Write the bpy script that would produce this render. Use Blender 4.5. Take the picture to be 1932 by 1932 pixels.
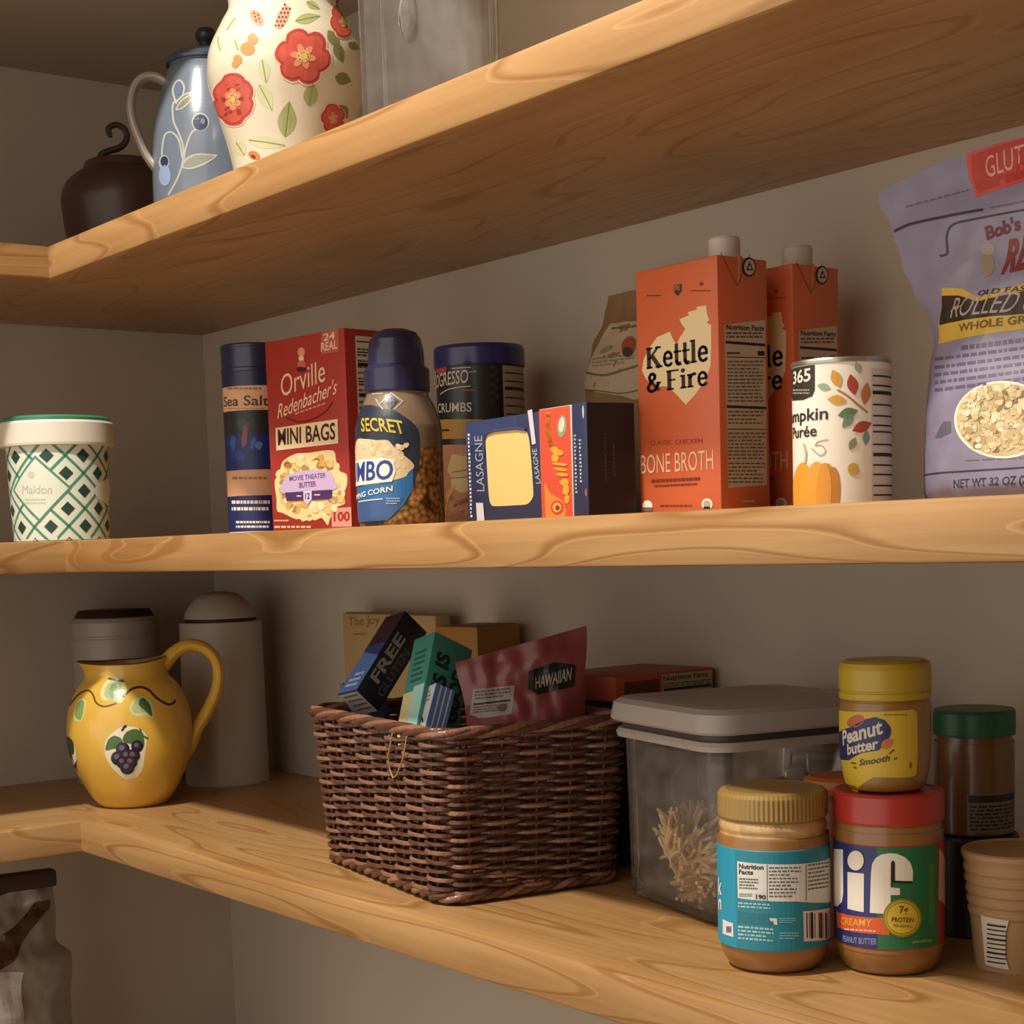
import bpy, bmesh, math, random
from mathutils import Vector, Matrix, noise
from mathutils.geometry import tessellate_polygon
PI = math.pi
random.seed(7)
scene = bpy.context.scene
COL = scene.collection
for _o in list(bpy.data.objects):
    bpy.data.objects.remove(_o, do_unlink=True)

# ------------------------------------------------------------------ camera
CAM = Vector((2.05062, -1.07183, 0.0229))
CR = Vector((0.61494454, 0.78798359, -0.03041509))
CU = Vector((-0.05945912, 0.08479315, 0.99462291))
CF = Vector((-0.78632552, 0.60982947, -0.0989959))
FPX, PX, PY = 3069.81, 966.0, 1329.56
cd = bpy.data.cameras.new('camera')
cam = bpy.data.objects.new('camera', cd)
COL.objects.link(cam)
cam.matrix_world = Matrix(((CR.x, CU.x, -CF.x, CAM.x), (CR.y, CU.y, -CF.y, CAM.y),
                           (CR.z, CU.z, -CF.z, CAM.z), (0, 0, 0, 1)))
cd.sensor_width = 36
cd.lens = 36 * FPX / 1932
cd.shift_y = (PY - 966) / 1932
cd.clip_start = 0.01
scene.camera = cam

# ------------------------------------------------------------------ world, lights, exposure
w = bpy.data.worlds.new('world')
scene.world = w
w.use_nodes = True
bg = w.node_tree.nodes['Background']
bg.inputs[0].default_value = (1.0, 0.89, 0.77, 1)
bg.inputs[1].default_value = 1.28


def area(name, loc, tgt, size, power, col, shape='DISK'):
    l = bpy.data.lights.new(name, 'AREA')
    l.shape = shape
    l.size = size
    l.energy = power
    l.color = col
    o = bpy.data.objects.new(name, l)
    COL.objects.link(o)
    o.location = loc
    d = Vector(tgt) - Vector(loc)
    o.rotation_euler = d.to_track_quat('-Z', 'Y').to_euler()
    return o


area('ceiling_lamp_light', (1.0, -1.2, 1.6), (0.85, -0.45, 0.0), 0.12, 46, (1.0, 0.92, 0.81))
vs = scene.view_settings
scene.display_settings.display_device = 'sRGB'
vs.view_transform = 'Standard'
vs.look = 'None'
vs.gamma = 1
vs.exposure = 0.0
vs.use_curve_mapping = False

# ------------------------------------------------------------------ dimensions
ZT, ZM, ZB = 0.3539, 0.0396, -0.2697      # shelf tops
TH, DEP, DL = 0.0345, 0.36, 0.3462       # thickness, depth of the back run, depth of the left run


# ------------------------------------------------------------------ materials
def lin(c):
    c = c / 255.0
    return c / 12.92 if c <= 0.04045 else ((c + 0.055) / 1.055) ** 2.4


def hexc(h):
    return (lin(int(h[0:2], 16)), lin(int(h[2:4], 16)), lin(int(h[4:6], 16)), 1)


_M = {}


def mat(h, rough=0.55, coat=0.0, name=None, bump=0.0, bscale=60, metal=0.0, mottle=0.0, mscale=25, spec=0.5):
    key = (h, rough, coat, bump, bscale, metal, mottle, mscale, spec)
    if key in _M:
        return _M[key]
    m = bpy.data.materials.new(name or ('finish_' + h))
    m.use_nodes = True
    nt = m.node_tree
    b = nt.nodes['Principled BSDF']
    b.inputs['Base Color'].default_value = hexc(h)
    b.inputs['Roughness'].default_value = rough
    b.inputs['Metallic'].default_value = metal
    b.inputs['Coat Weight'].default_value = coat
    b.inputs['Coat Roughness'].default_value = 0.15
    b.inputs['Specular IOR Level'].default_value = spec
    tc = nt.nodes.new('ShaderNodeTexCoord')
    n = nt.nodes.new('ShaderNodeTexNoise')
    n.inputs['Scale'].default_value = mscale
    n.inputs['Detail'].default_value = 4
    nt.links.new(tc.outputs['Object'], n.inputs['Vector'])
    mr = nt.nodes.new('ShaderNodeMapRange')
    k = max(mottle, 0.03)
    mr.inputs['To Min'].default_value = 1 - k
    mr.inputs['To Max'].default_value = 1 + k
    nt.links.new(n.outputs['Fac'], mr.inputs['Value'])
    mx = nt.nodes.new('ShaderNodeMix')
    mx.data_type = 'RGBA'
    mx.blend_type = 'MULTIPLY'
    mx.inputs['Factor'].default_value = 1
    mx.inputs['A'].default_value = hexc(h)
    nt.links.new(mr.outputs[0], mx.inputs['B'])
    nt.links.new(mx.outputs['Result'], b.inputs['Base Color'])
    if bump:
        n2 = nt.nodes.new('ShaderNodeTexNoise')
        n2.inputs['Scale'].default_value = bscale
        n2.inputs['Detail'].default_value = 3
        nt.links.new(tc.outputs['Object'], n2.inputs['Vector'])
        bp = nt.nodes.new('ShaderNodeBump')
        bp.inputs['Strength'].default_value = bump
        bp.inputs['Distance'].default_value = 0.01
        nt.links.new(n2.outputs['Fac'], bp.inputs['Height'])
        nt.links.new(bp.outputs[0], b.inputs['Normal'])
    _M[key] = m
    return m


def glass(name, tint=(0.9, 0.9, 0.9), rough=0.05, opac=0.12, haze=(0.8, 0.78, 0.75)):
    m = bpy.data.materials.new(name)
    m.use_nodes = True
    nt = m.node_tree
    nt.nodes.remove(nt.nodes['Principled BSDF'])
    out = nt.nodes['Material Output']
    tr = nt.nodes.new('ShaderNodeBsdfTransparent')
    tr.inputs[0].default_value = (*tint, 1)
    gl = nt.nodes.new('ShaderNodeBsdfGlossy')
    gl.inputs['Roughness'].default_value = rough
    df = nt.nodes.new('ShaderNodeBsdfDiffuse')
    df.inputs[0].default_value = (*haze, 1)
    lw = nt.nodes.new('ShaderNodeLayerWeight')
    lw.inputs['Blend'].default_value = 0.22
    n = nt.nodes.new('ShaderNodeTexNoise')
    n.inputs['Scale'].default_value = 8
    m1 = nt.nodes.new('ShaderNodeMixShader')
    mul = nt.nodes.new('ShaderNodeMath')
    mul.operation = 'MULTIPLY'
    mul.inputs[1].default_value = opac * 2
    nt.links.new(n.outputs['Fac'], mul.inputs[0])
    nt.links.new(mul.outputs[0], m1.inputs[0])
    nt.links.new(tr.outputs[0], m1.inputs[1])
    nt.links.new(df.outputs[0], m1.inputs[2])
    m2 = nt.nodes.new('ShaderNodeMixShader')
    nt.links.new(lw.outputs['Fresnel'], m2.inputs[0])
    nt.links.new(m1.outputs[0], m2.inputs[1])
    nt.links.new(gl.outputs[0], m2.inputs[2])
    nt.links.new(m2.outputs[0], out.inputs[0])
    return m


def wood(name, along, base='c19a68', dark='94693b', seed=0.0, rough=0.38, contrast=1.0):
    """honey coloured timber: fine streaks plus contour-line figure, grain running along X or Y"""
    m = bpy.data.materials.new(name)
    m.use_nodes = True
    nt = m.node_tree
    N, L = nt.nodes.new, nt.links.new
    b = nt.nodes['Principled BSDF']
    tc = N('ShaderNodeTexCoord')
    mp = N('ShaderNodeMapping')
    mp.inputs['Location'].default_value = (seed, seed * 1.7, seed * 0.6)
    mp.inputs['Scale'].default_value = (1, 1, 1)
    if along == 'Y':
        mp.inputs['Rotation'].default_value = (0, 0, PI / 2)
    L(tc.outputs['Object'], mp.inputs['Vector'])
    s1 = N('ShaderNodeMapping')
    s1.inputs['Scale'].default_value = (0.85, 5.0, 7.0)
    L(mp.outputs[0], s1.inputs['Vector'])
    n1 = N('ShaderNodeTexNoise')
    n1.inputs['Scale'].default_value = 1.5
    n1.inputs['Detail'].default_value = 2.0
    n1.inputs['Roughness'].default_value = 0.35
    n1.inputs['Distortion'].default_value = 0.15
    L(s1.outputs[0], n1.inputs['Vector'])
    ml = N('ShaderNodeMath')
    ml.operation = 'MULTIPLY'
    ml.inputs[1].default_value = 17.0
    L(n1.outputs['Fac'], ml.inputs[0])
    fr = N('ShaderNodeMath')
    fr.operation = 'FRACT'
    L(ml.outputs[0], fr.inputs[0])
    rp = N('ShaderNodeValToRGB')
    rp.color_ramp.elements[0].position = 0.0
    rp.color_ramp.elements[0].color = (0.25, 0.25, 0.25, 1)
    rp.color_ramp.elements[1].position = 1.0
    rp.color_ramp.elements[1].color = (0.0, 0.0, 0.0, 1)
    e = rp.color_ramp.elements.new(0.75)
    e.color = (0.12, 0.12, 0.12, 1)
    e = rp.color_ramp.elements.new(0.9)
    e.color = (0.55, 0.55, 0.55, 1)
    L(fr.outputs[0], rp.inputs[0])
    s2 = N('ShaderNodeMapping')
    s2.inputs['Scale'].default_value = (6, 160, 160)
    L(mp.outputs[0], s2.inputs['Vector'])
    n2 = N('ShaderNodeTexNoise')
    n2.inputs['Scale'].default_value = 1.0
    n2.inputs['Detail'].default_value = 5
    L(s2.outputs[0], n2.inputs['Vector'])
    s3 = N('ShaderNodeMapping')
    s3.inputs['Scale'].default_value = (2.5, 7, 7)
    L(mp.outputs[0], s3.inputs['Vector'])
    n3 = N('ShaderNodeTexNoise')
    n3.inputs['Scale'].default_value = 1.0
    n3.inputs['Detail'].default_value = 2
    L(s3.outputs[0], n3.inputs['Vector'])
    a = N('ShaderNodeMath')
    a.operation = 'MULTIPLY_ADD'
    a.inputs[1].default_value = 0.45
    L(n2.outputs['Fac'], a.inputs[0])
    L(rp.outputs[0], a.inputs[2])
    a2 = N('ShaderNodeMath')
    a2.operation = 'MULTIPLY_ADD'
    a2.inputs[1].default_value = 0.7
    L(n3.outputs['Fac'], a2.inputs[0])
    L(a.outputs[0], a2.inputs[2])
    mr = N('ShaderNodeMapRange')
    mr.inputs['From Min'].default_value = 0.40
    mr.inputs['From Max'].default_value = 1.15
    mr.inputs['To Max'].default_value = contrast
    L(a2.outputs[0], mr.inputs[0])
    mx = N('ShaderNodeMix')
    mx.data_type = 'RGBA'
    mx.inputs['A'].default_value = hexc(base)
    mx.inputs['B'].default_value = hexc(dark)
    L(mr.outputs[0], mx.inputs['Factor'])
    L(mx.outputs['Result'], b.inputs['Base Color'])
    b.inputs['Roughness'].default_value = rough
    bp = N('ShaderNodeBump')
    bp.inputs['Strength'].default_value = 0.08
    bp.inputs['Distance'].default_value = 0.002
    L(n2.outputs['Fac'], bp.inputs['Height'])
    L(bp.outputs[0], b.inputs['Normal'])
    return m


# ------------------------------------------------------------------ mesh builder
class MB:
    def __init__(s):
        s.v, s.f, s.m, s.mats = [], [], [], []

    def mi(s, m):
        if m not in s.mats:
            s.mats.append(m)
        return s.mats.index(m)

    def add(s, vs, fs, m):
        o = len(s.v)
        s.v += [tuple(x) for x in vs]
        i = s.mi(m)
        for f in fs:
            s.f.append(tuple(o + k for k in f))
            s.m.append(i)

    def box(s, a, b, m, bev=0.0, seg=2, M=None):
        bm = bmesh.new()
        bmesh.ops.create_cube(bm, size=1)
        for v in bm.verts:
            v.co = Vector([a[i] + (v.co[i] + 0.5) * (b[i] - a[i]) for i in range(3)])
        if bev:
            bmesh.ops.bevel(bm, geom=list(bm.edges), offset=bev, segments=seg, affect='EDGES', profile=0.5)
        s.bm(bm, m, M)

    def bm(s, bm, m, M=None):
        bm.verts.index_update()
        s.add([(M @ v.co if M else v.co) for v in bm.verts], [[v.index for v in f.verts] for f in bm.faces], m)
        bm.free()

    def lathe(s, prof, m, seg=64, mats=None, rib=None, cx=0, cy=0, cap=True):
        """prof: (r, z) bottom to top; mats: optional material per segment; rib(z, a) -> radius factor"""
        n = len(prof)
        vs = []
        for r, z in prof:
            for k in range(seg):
                a = 2 * PI * k / seg
                rr = r * (rib(z, a) if rib else 1)
                vs.append((cx + rr * math.cos(a), cy + rr * math.sin(a), z))
        for i in range(n - 1):
            fs = [(k, (k + 1) % seg, seg + (k + 1) % seg, seg + k) for k in range(seg)]
            s.add(vs[i * seg:(i + 2) * seg], fs, mats[i] if mats else m)
        if cap:
            for i, mm in ((0, mats[0] if mats else m), (n - 1, mats[-1] if mats else m)):
                if prof[i][0] > 1e-5:
                    s.add(vs[i * seg:(i + 1) * seg], [tuple(range(seg))], mm)

    def tube(s, pts, r, m, sides=8, closed=False, flat=1.0, up=None, caps=True):
        pts = [Vector(p) for p in pts]
        n = len(pts)
        vs = []
        prev = None
        for i, p in enumerate(pts):
            a = pts[(i - 1) % n] if (closed or i > 0) else p
            b = pts[(i + 1) % n] if (closed or i < n - 1) else p
            t = (b - a).normalized()
            if up is not None:
                nn = Vector(up) - t * t.dot(Vector(up))
            elif prev is None:
                h = Vector((0, 0, 1)) if abs(t.z) < 0.9 else Vector((1, 0, 0))
                nn = h - t * t.dot(h)
            else:
                nn = prev - t * t.dot(prev)
            nn.normalize()
            prev = nn
            bb = t.cross(nn)
            rr = r(i / max(1, n - 1)) if callable(r) else r
            for k in range(sides):
                an = 2 * PI * k / sides
                vs.append(p + nn * (math.cos(an) * rr) + bb * (math.sin(an) * rr * flat))
        fs = []
        for i in range(n if closed else n - 1):
            j = (i + 1) % n
            for k in range(sides):
                k2 = (k + 1) % sides
                fs.append((i * sides + k, i * sides + k2, j * sides + k2, j * sides + k))
        if not closed and caps:
            fs.append(tuple(range(sides))[::-1])
            fs.append(tuple((n - 1) * sides + k for k in range(sides)))
        s.add(vs, fs, m)

    def grid(s, fn, nu, nv, m, closed_u=False):
        vs = [fn(i / nu, j / nv) for j in range(nv + 1) for i in range(nu + (0 if closed_u else 1))]
        c = nu if closed_u else nu + 1
        fs = []
        for j in range(nv):
            for i in range(nu):
                i2 = (i + 1) % c
                fs.append((j * c + i, j * c + i2, (j + 1) * c + i2, (j + 1) * c + i))
        s.add(vs, fs, m)

    def build(s, name, parent=None, smooth=0.6, fix=True):
        me = bpy.data.meshes.new(name)
        me.from_pydata(s.v, [], s.f)
        for m in s.mats:
            me.materials.append(m)
        me.polygons.foreach_set('material_index', s.m)
        me.update()
        if smooth:
            me.polygons.foreach_set('use_smooth', [True] * len(s.f))
            me.set_sharp_from_angle(angle=smooth)
        o = bpy.data.objects.new(name, me)
        COL.objects.link(o)
        if parent:
            o.parent = parent
        return o


def tag(o, label, cat, group=None, kind=None):
    o['label'] = label
    o['category'] = cat
    if group:
        o['group'] = group
    if kind:
        o['kind'] = kind
    return o


def thing(name, label, cat, loc=(0, 0, 0), rz=0.0, group=None, M=None):
    o = bpy.data.objects.new(name, None)
    o.empty_display_size = 0.02
    COL.objects.link(o)
    if M is not None:
        o.matrix_world = M
    else:
        o.location = loc
        o.rotation_euler = (0, 0, rz)
    o['M'] = 0
    del o['M']
    tag(o, label, cat, group)
    return o


def xf(loc, rz=0.0):
    return Matrix.Translation(Vector(loc)) @ Matrix.Rotation(rz, 4, 'Z')


def face_cam(x, y):
    """z rotation that turns local -Y towards the viewer's side of the pantry"""
    return math.atan2(CAM.y - y, CAM.x - x) + PI / 2


def proj(P):
    d = P - CAM
    z = d.dot(CF)
    return PX + FPX * d.dot(CR) / z, PY - FPX * d.dot(CU) / z


# ------------------------------------------------------------------ printed art on real surfaces
_T = {}


def text_tris(s, bold=0.0):
    key = (s, bold)
    if key in _T:
        return _T[key]
    cu = bpy.data.curves.new('tmp_text', 'FONT')
    cu.body = s
    cu.offset = bold
    cu.resolution_u = 3
    ob = bpy.data.objects.new('tmp_text', cu)
    COL.objects.link(ob)
    dg = bpy.context.evaluated_depsgraph_get()
    me = bpy.data.meshes.new_from_object(ob.evaluated_get(dg))
    polys = [[(me.vertices[i].co.x, me.vertices[i].co.y) for i in p.vertices] for p in me.polygons]
    bpy.data.objects.remove(ob, do_unlink=True)
    bpy.data.curves.remove(cu)
    bpy.data.meshes.remove(me)
    xs = [p[0] for q in polys for p in q]
    ys = [p[1] for q in polys for p in q]
    x0, x1, y1 = min(xs), max(xs), max(ys)
    out = [[((x - x0) / (x1 - x0), y / y1) for x, y in q] for q in polys]
    _T[key] = out
    return out


def split_poly(poly, ax, c):
    lo, hi = [], []
    n = len(poly)
    for i in range(n):
        p, q = poly[i], poly[(i + 1) % n]
        a, b = p[ax] - c, q[ax] - c
        if a <= 0:
            lo.append(p)
        if a >= 0:
            hi.append(p)
        if (a < 0 < b) or (b < 0 < a):
            t = a / (a - b)
            x = tuple(p[k] + t * (q[k] - p[k]) for k in (0, 1))
            lo.append(x)
            hi.append(x)
    return (lo if len(lo) > 2 else None), (hi if len(hi) > 2 else None)


def dice(poly, ax, step):
    if not step:
        return [poly]
    lo = min(p[ax] for p in poly)
    hi = max(p[ax] for p in poly)
    k = math.ceil(lo / step + 1e-6)
    out = []
    cur = poly
    while cur and k * step < hi - 1e-7:
        a, cur = split_poly(cur, ax, k * step)
        if a:
            out.append(a)
        k += 1
    if cur:
        out.append(cur)
    return out


class Art:
    """2D shapes in surface coordinates (u, v), in metres, laid on a surface in thin layers.
    pts are given in view units of the reference and carried onto the surface by cv()"""

    def __init__(s, surf, M, org=(0, 0), sc=1.0, guess=(0.0, 0.05), clip=None, su=0, sv=0, base=1, ulim=None):
        s.surf, s.M, s.org, s.sc, s.g = surf, M, org, sc, guess
        s.clip, s.su, s.sv, s.base, s.ulim = clip, su, sv, base, ulim
        s.L = []

    def cv(s, p):
        x, y = s.org[0] + p[0] / s.sc, s.org[1] + p[1] / s.sc
        u, v = s.g
        for _ in range(12):
            P = proj(s.M @ s.surf(u, v, 0))
            h = 1e-4
            A = proj(s.M @ s.surf(u + h, v, 0))
            B = proj(s.M @ s.surf(u, v + h, 0))
            a, b, c, d = (A[0] - P[0]) / h, (B[0] - P[0]) / h, (A[1] - P[1]) / h, (B[1] - P[1]) / h
            det = a * d - b * c
            if abs(det) < 1e-6:
                break
            ex, ey = x - P[0], y - P[1]
            du, dv = (ex * d - b * ey) / det, (a * ey - c * ex) / det
            lim = 0.03
            du, dv = max(-lim, min(lim, du)), max(-lim, min(lim, dv))
            u += du
            v += dv
            if s.ulim:
                u = max(-s.ulim, min(s.ulim, u))
            if abs(du) + abs(dv) < 1e-6:
                break
        return (u, v)

    def uv(s, pts, raw):
        return list(pts) if raw else [s.cv(p) for p in pts]

    def poly(s, pts, m, layer=1, raw=False):
        q = s.uv(pts, raw)
        tr = tessellate_polygon([[Vector((a, b, 0)) for a, b in q]])
        for t in tr:
            s.L.append((m, layer, [q[i] for i in t]))

    def blob(s, pts, m, layer=1, raw=False, n=4):
        P, out = list(pts), []
        c = len(P)
        for i in range(c):
            a, b, d, e = P[i - 1], P[i], P[(i + 1) % c], P[(i + 2) % c]
            for k in range(n):
                t = k / n
                out.append(tuple(0.5 * (2 * b[j] + (d[j] - a[j]) * t * 0.9 + (2 * a[j] - 5 * b[j] + 4 * d[j] - e[j]) * t * t * 0.9 + (3 * b[j] - a[j] - 3 * d[j] + e[j]) * t ** 3 * 0.9
                                        + 0.2 * (d[j] - b[j]) * t) for j in (0, 1)))
        s.poly(out, m, layer, raw)

    def rect(s, x0, y0, x1, y1, m, layer=1, raw=False):
        s.poly([(x0, y0), (x1, y0), (x1, y1), (x0, y1)], m, layer, raw)

    def ell(s, cx, cy, rx, ry, m, layer=1, rot=0.0, n=24, raw=False, wob=0.0, seed=0):
        pts = []
        for k in range(n):
            a = 2 * PI * k / n
            f = 1 + wob * noise.noise(Vector((math.cos(a) * 1.7 + seed, math.sin(a) * 1.7, seed * 3.1)))
            x, y = rx * math.cos(a) * f, ry * math.sin(a) * f
            pts.append((cx + x * math.cos(rot) - y * math.sin(rot), cy + x * math.sin(rot) + y * math.cos(rot)))
        s.poly(pts, m, layer, raw)

    def line(s, pts, wd, m, layer=1, raw=False, taper=False):
        n = len(pts)
        for i in range(n - 1):
            (x0, y0), (x1, y1) = pts[i], pts[i + 1]
            l = math.hypot(x1 - x0, y1 - y0) or 1
            w0 = wd * ((1 - i / (n - 1)) if taper else 1)
            w1 = wd * ((1 - (i + 1) / (n - 1)) if taper else 1)
            nx, ny = -(y1 - y0) / l * 0.5, (x1 - x0) / l * 0.5
            e = 0.25 * wd / l
            xa, ya, xb, yb = x0 - (x1 - x0) * e, y0 - (y1 - y0) * e, x1 + (x1 - x0) * e, y1 + (y1 - y0) * e
            q = [(xa + nx * w0, ya + ny * w0), (xb + nx * w1, yb + ny * w1), (xb - nx * w1, yb - ny * w1), (xa - nx * w0, ya - ny * w0)]
            s.L.append((m, layer, s.uv(q, raw)))

    def curve(s, pts, wd, m, layer=1, raw=False, n=6, taper=False):
        out = []
        P = [pts[0]] + list(pts) + [pts[-1]]
        for i in range(1, len(P) - 2):
            for k in range(n):
                t = k / n
                out.append(tuple(0.5 * (2 * P[i][j] + (P[i + 1][j] - P[i - 1][j]) * t + (2 * P[i - 1][j] - 5 * P[i][j] + 4 * P[i + 1][j] - P[i + 2][j]) * t * t
                                        + (3 * P[i][j] - P[i - 1][j] - 3 * P[i + 1][j] + P[i + 2][j]) * t ** 3) for j in (0, 1)))
        out.append(pts[-1])
        s.line(out, wd, m, layer, raw, taper)

    def text(s, t, A, B, C, m, layer=2, bold=0.0, raw=False, shear=0.0, arc=0.0, f=(0.0, 1.0)):
        """A and B sit on the baseline at the fractions f of the line's length; C is the cap height above A"""
        a, b, c = s.uv([A, B, C], raw)
        ex, ey = ((b[0] - a[0]) / (f[1] - f[0]), (b[1] - a[1]) / (f[1] - f[0])), (c[0] - a[0], c[1] - a[1])
        a = (a[0] - ex[0] * f[0], a[1] - ex[1] * f[0])
        for q in text_tris(t, bold):
            o = []
            for x, y in q:
                yy = y + arc * (1 - (2 * x - 1) ** 2)
                xx = x + shear * y
                o.append((a[0] + ex[0] * xx + ey[0] * yy, a[1] + ex[1] * xx + ey[1] * yy))
            s.L.append((m, layer, o))

    def para(s, x0, y0, x1, y1, n, m, layer=2, slope=0.0, fill=0.5, raw=False, ragged=0.25, seed=1, word=0.12):
        """n lines of small print, as rows of little word bars"""
        rnd = random.Random(seed)
        h = (y1 - y0) / n
        for i in range(n):
            yt = y0 + h * i
            x = x0
            end = x1 - rnd.random() * ragged * (x1 - x0)
            while abs(x - x0) < abs(end - x0) - 1e-9:
                wd = (0.4 + rnd.random()) * word * (x1 - x0)
                xe = x + wd
                if abs(xe - x0) > abs(end - x0):
                    xe = end
                s.L.append((m, layer, s.uv([(x, yt + slope * (x - x0)), (xe, yt + slope * (xe - x0)), (xe, yt + h * fill + slope * (xe - x0)), (x, yt + h * fill + slope * (x - x0))], raw)))
                x = xe + word * 0.25 * (x1 - x0)

    def emit(s, mb, lift=0.00018):
        for m, layer, q in s.L:
            ps = [q]
            if s.clip:
                u0, v0, u1, v1 = s.clip
                for ax, c, side in ((0, u0, 1), (0, u1, 0), (1, v0, 1), (1, v1, 0)):
                    ps = [x for x in (split_poly(p, ax, c)[side] for p in ps) if x]
            if s.su:
                ps = [x for p in ps for x in dice(p, 0, s.su)]
            if s.sv:
                ps = [x for p in ps for x in dice(p, 1, s.sv)]
            for p in ps:
                mb.add([s.surf(a, b, lift * (layer + s.base - 1)) for a, b in p], [tuple(range(len(p)))], m)


def prof_r(prof, z):
    if z <= prof[0][1]:
        return prof[0][0]
    for (r0, z0), (r1, z1) in zip(prof, prof[1:]):
        if z <= z1 and z1 > z0:
            return r0 + (r1 - r0) * (z - z0) / (z1 - z0)
    return prof[-1][0]


def smooth_prof(pts, n=6):
    P = [pts[0]] + list(pts) + [pts[-1]]
    out = []
    for i in range(1, len(P) - 2):
        for k in range(n):
            t = k / n
            out.append(tuple(0.5 * (2 * P[i][j] + (P[i + 1][j] - P[i - 1][j]) * t + (2 * P[i - 1][j] - 5 * P[i][j] + 4 * P[i + 1][j] - P[i + 2][j]) * t * t
                                    + (3 * P[i][j] - P[i - 1][j] - 3 * P[i + 1][j] + P[i + 2][j]) * t ** 3) for j in (0, 1)))
    out.append(pts[-1])
    return [(max(r, 0.0), z) for r, z in out]


def lathe_surf(prof, R):
    def f(u, v, off):
        a = u / R
        r = prof_r(prof, v) + off
        return Vector((r * math.sin(a), -r * math.cos(a), v))
    return f


def cyl_art(prof, R, M, org=(0, 0), sc=1.0, sv=0, clip=None, base=1, guess=None):
    return Art(lathe_surf(prof, R), M, org, sc, guess or (0, 0.05), clip, su=R * 0.09, sv=sv, base=base, ulim=R * 1.5)


def front_surf(u, v, off):
    return Vector((u, -off, v))


def side_surf(w):
    return lambda u, v, off: Vector((w + off, u, v))


def top_surf(h):
    return lambda u, v, off: Vector((u, v, h + off))


WHITE = mat('f2ece0', 0.5)
INK = mat('17140f', 0.5)
GREYINK = mat('5a544c', 0.6)

# ================================================================== structure
wall_m = mat('c5b9a8', 0.9, name='painted_plaster', bump=0.04, bscale=240, mottle=0.03, mscale=6, spec=0.2)
ceil_m = mat('b6a793', 0.92, name='ceiling_paint', bump=0.03, bscale=200, spec=0.2)
floor_m = wood('floor_boards', 'X', '8a6a48', '5f452b', 3.1, 0.5)
X1, Y1, ZF, ZC = 2.50, -1.75, -1.15, 1.75


def struct(name, a, b, m, bev=0):
    k = MB()
    k.box(a, b, m, bev)
    o = k.build(name, smooth=0)
    o['kind'] = 'structure'
    return o


struct('wall_back', (-0.08, 0, ZF), (X1, 0.08, ZC), wall_m)
struct('wall_left', (-0.08, Y1, ZF), (0, 0, ZC), wall_m)
struct('wall_right_light_block', (2.42, Y1, ZF), (2.50, 0, ZC), mat('5f5042', 0.8, name='dark_light_absorber'))  # unseen dark wall added to keep fill light off right-facing sides
struct('floor', (-0.08, Y1, ZF - 0.05), (X1, 0.08, ZF), floor_m)
struct('ceiling', (-0.08, Y1, ZC), (X1, 0.08, ZC + 0.05), ceil_m)
k = MB()
k.box((0, Y1, 0.638), (0.50, 0, ZC), ceil_m)  # low ceiling at the corner; its unseen edge set to shade the pitcher lid
k.box((0.50, -0.27, 0.638), (1.30, 0, ZC), ceil_m)  # unseen block added to keep lamp light off the upper back wall
k.build('ceiling_soffit_light_block', smooth=0)['kind'] = 'structure'


def shelf(z, wm, wl, lab_b, lab_l, seed):
    s = thing('wooden_shelf', lab_b, 'shelf', (0, 0, z))
    k = MB()
    k.box((0.0005, -DEP + 0.022, -TH), (2.4195, -0.0005, 0), wm)
    k.build('shelf_board', s, 0.5)
    prof = [(0.022, -TH), (0.0022, -TH), (0.0007, -TH + 0.0007), (0, -TH + 0.0022), (0, -0.0022), (0.0007, -0.0007), (0.0022, 0), (0.022, 0)]
    n = len(prof)

    def edging(f0, f1, m, par):
        k = MB()
        k.add([f0(a, b) for a, b in prof] + [f1(a, b) for a, b in prof], [(i, (i + 1) % n, n + (i + 1) % n, n + i) for i in range(n)] + [tuple(range(n)), tuple(range(n, 2 * n))[::-1]], m)
        k.build('front_edging', par, 0.5)
    edging(lambda a, b: (DL - 0.0215, -DEP + a, b), lambda a, b: (2.4195, -DEP + a, b), wm, s)
    s2 = thing('wooden_shelf', lab_l, 'shelf', (0, 0, z))
    k = MB()
    k.box((0.0005, -1.4, -TH), (DL - 0.022, -DEP + 0.0215, 0), wl)
    k.build('shelf_board', s2, 0.5)
    edging(lambda a, b: (DL - a, -1.4, b), lambda a, b: (DL - a, -DEP + 0.0005, b), wl, s2)


shelf(ZT, wood('timber_top', 'X', seed=0.0), wood('timber_top_return', 'Y', seed=4.2),
      'top oak-coloured shelf along the back wall, holding the floral vase', 'top oak-coloured return shelf along the left wall, above the green lidded tub', 0)
shelf(ZM, wood('timber_middle', 'X', seed=2.37, contrast=1.35), wood('timber_middle_return', 'Y', seed=5.9),
      'middle oak-coloured shelf along the back wall, holding the orange cartons', 'middle oak-coloured return shelf along the left wall, under the green lidded tub', 1)
shelf(ZB, wood('timber_lower', 'X', seed=7.7, contrast=1.15), wood('timber_lower_return', 'Y', seed=9.3),
      'lower oak-coloured shelf along the back wall, holding the wicker basket', 'lower oak-coloured return shelf along the left wall, left of the yellow jug', 2)
# the next shelf down carries the paper bag at the bottom left
k = MB()
k.box((0.0005, -1.4, -0.69 - TH), (0.30, -0.0005, -0.69), wood('timber_bottom_return', 'Y', seed=1.3), 0.002, 2)
tag(k.build('wooden_shelf', None, 0.5), 'lowest shelf along the left wall, under the brown coffee bag', 'shelf')


# ================================================================== generic makers
def jar_root(name, label, cat, x, y, z, group=None):
    rz = face_cam(x, y)
    M = xf((x, y, z), rz)
    return thing(name, label, cat, (x, y, z), rz, group), M


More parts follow.
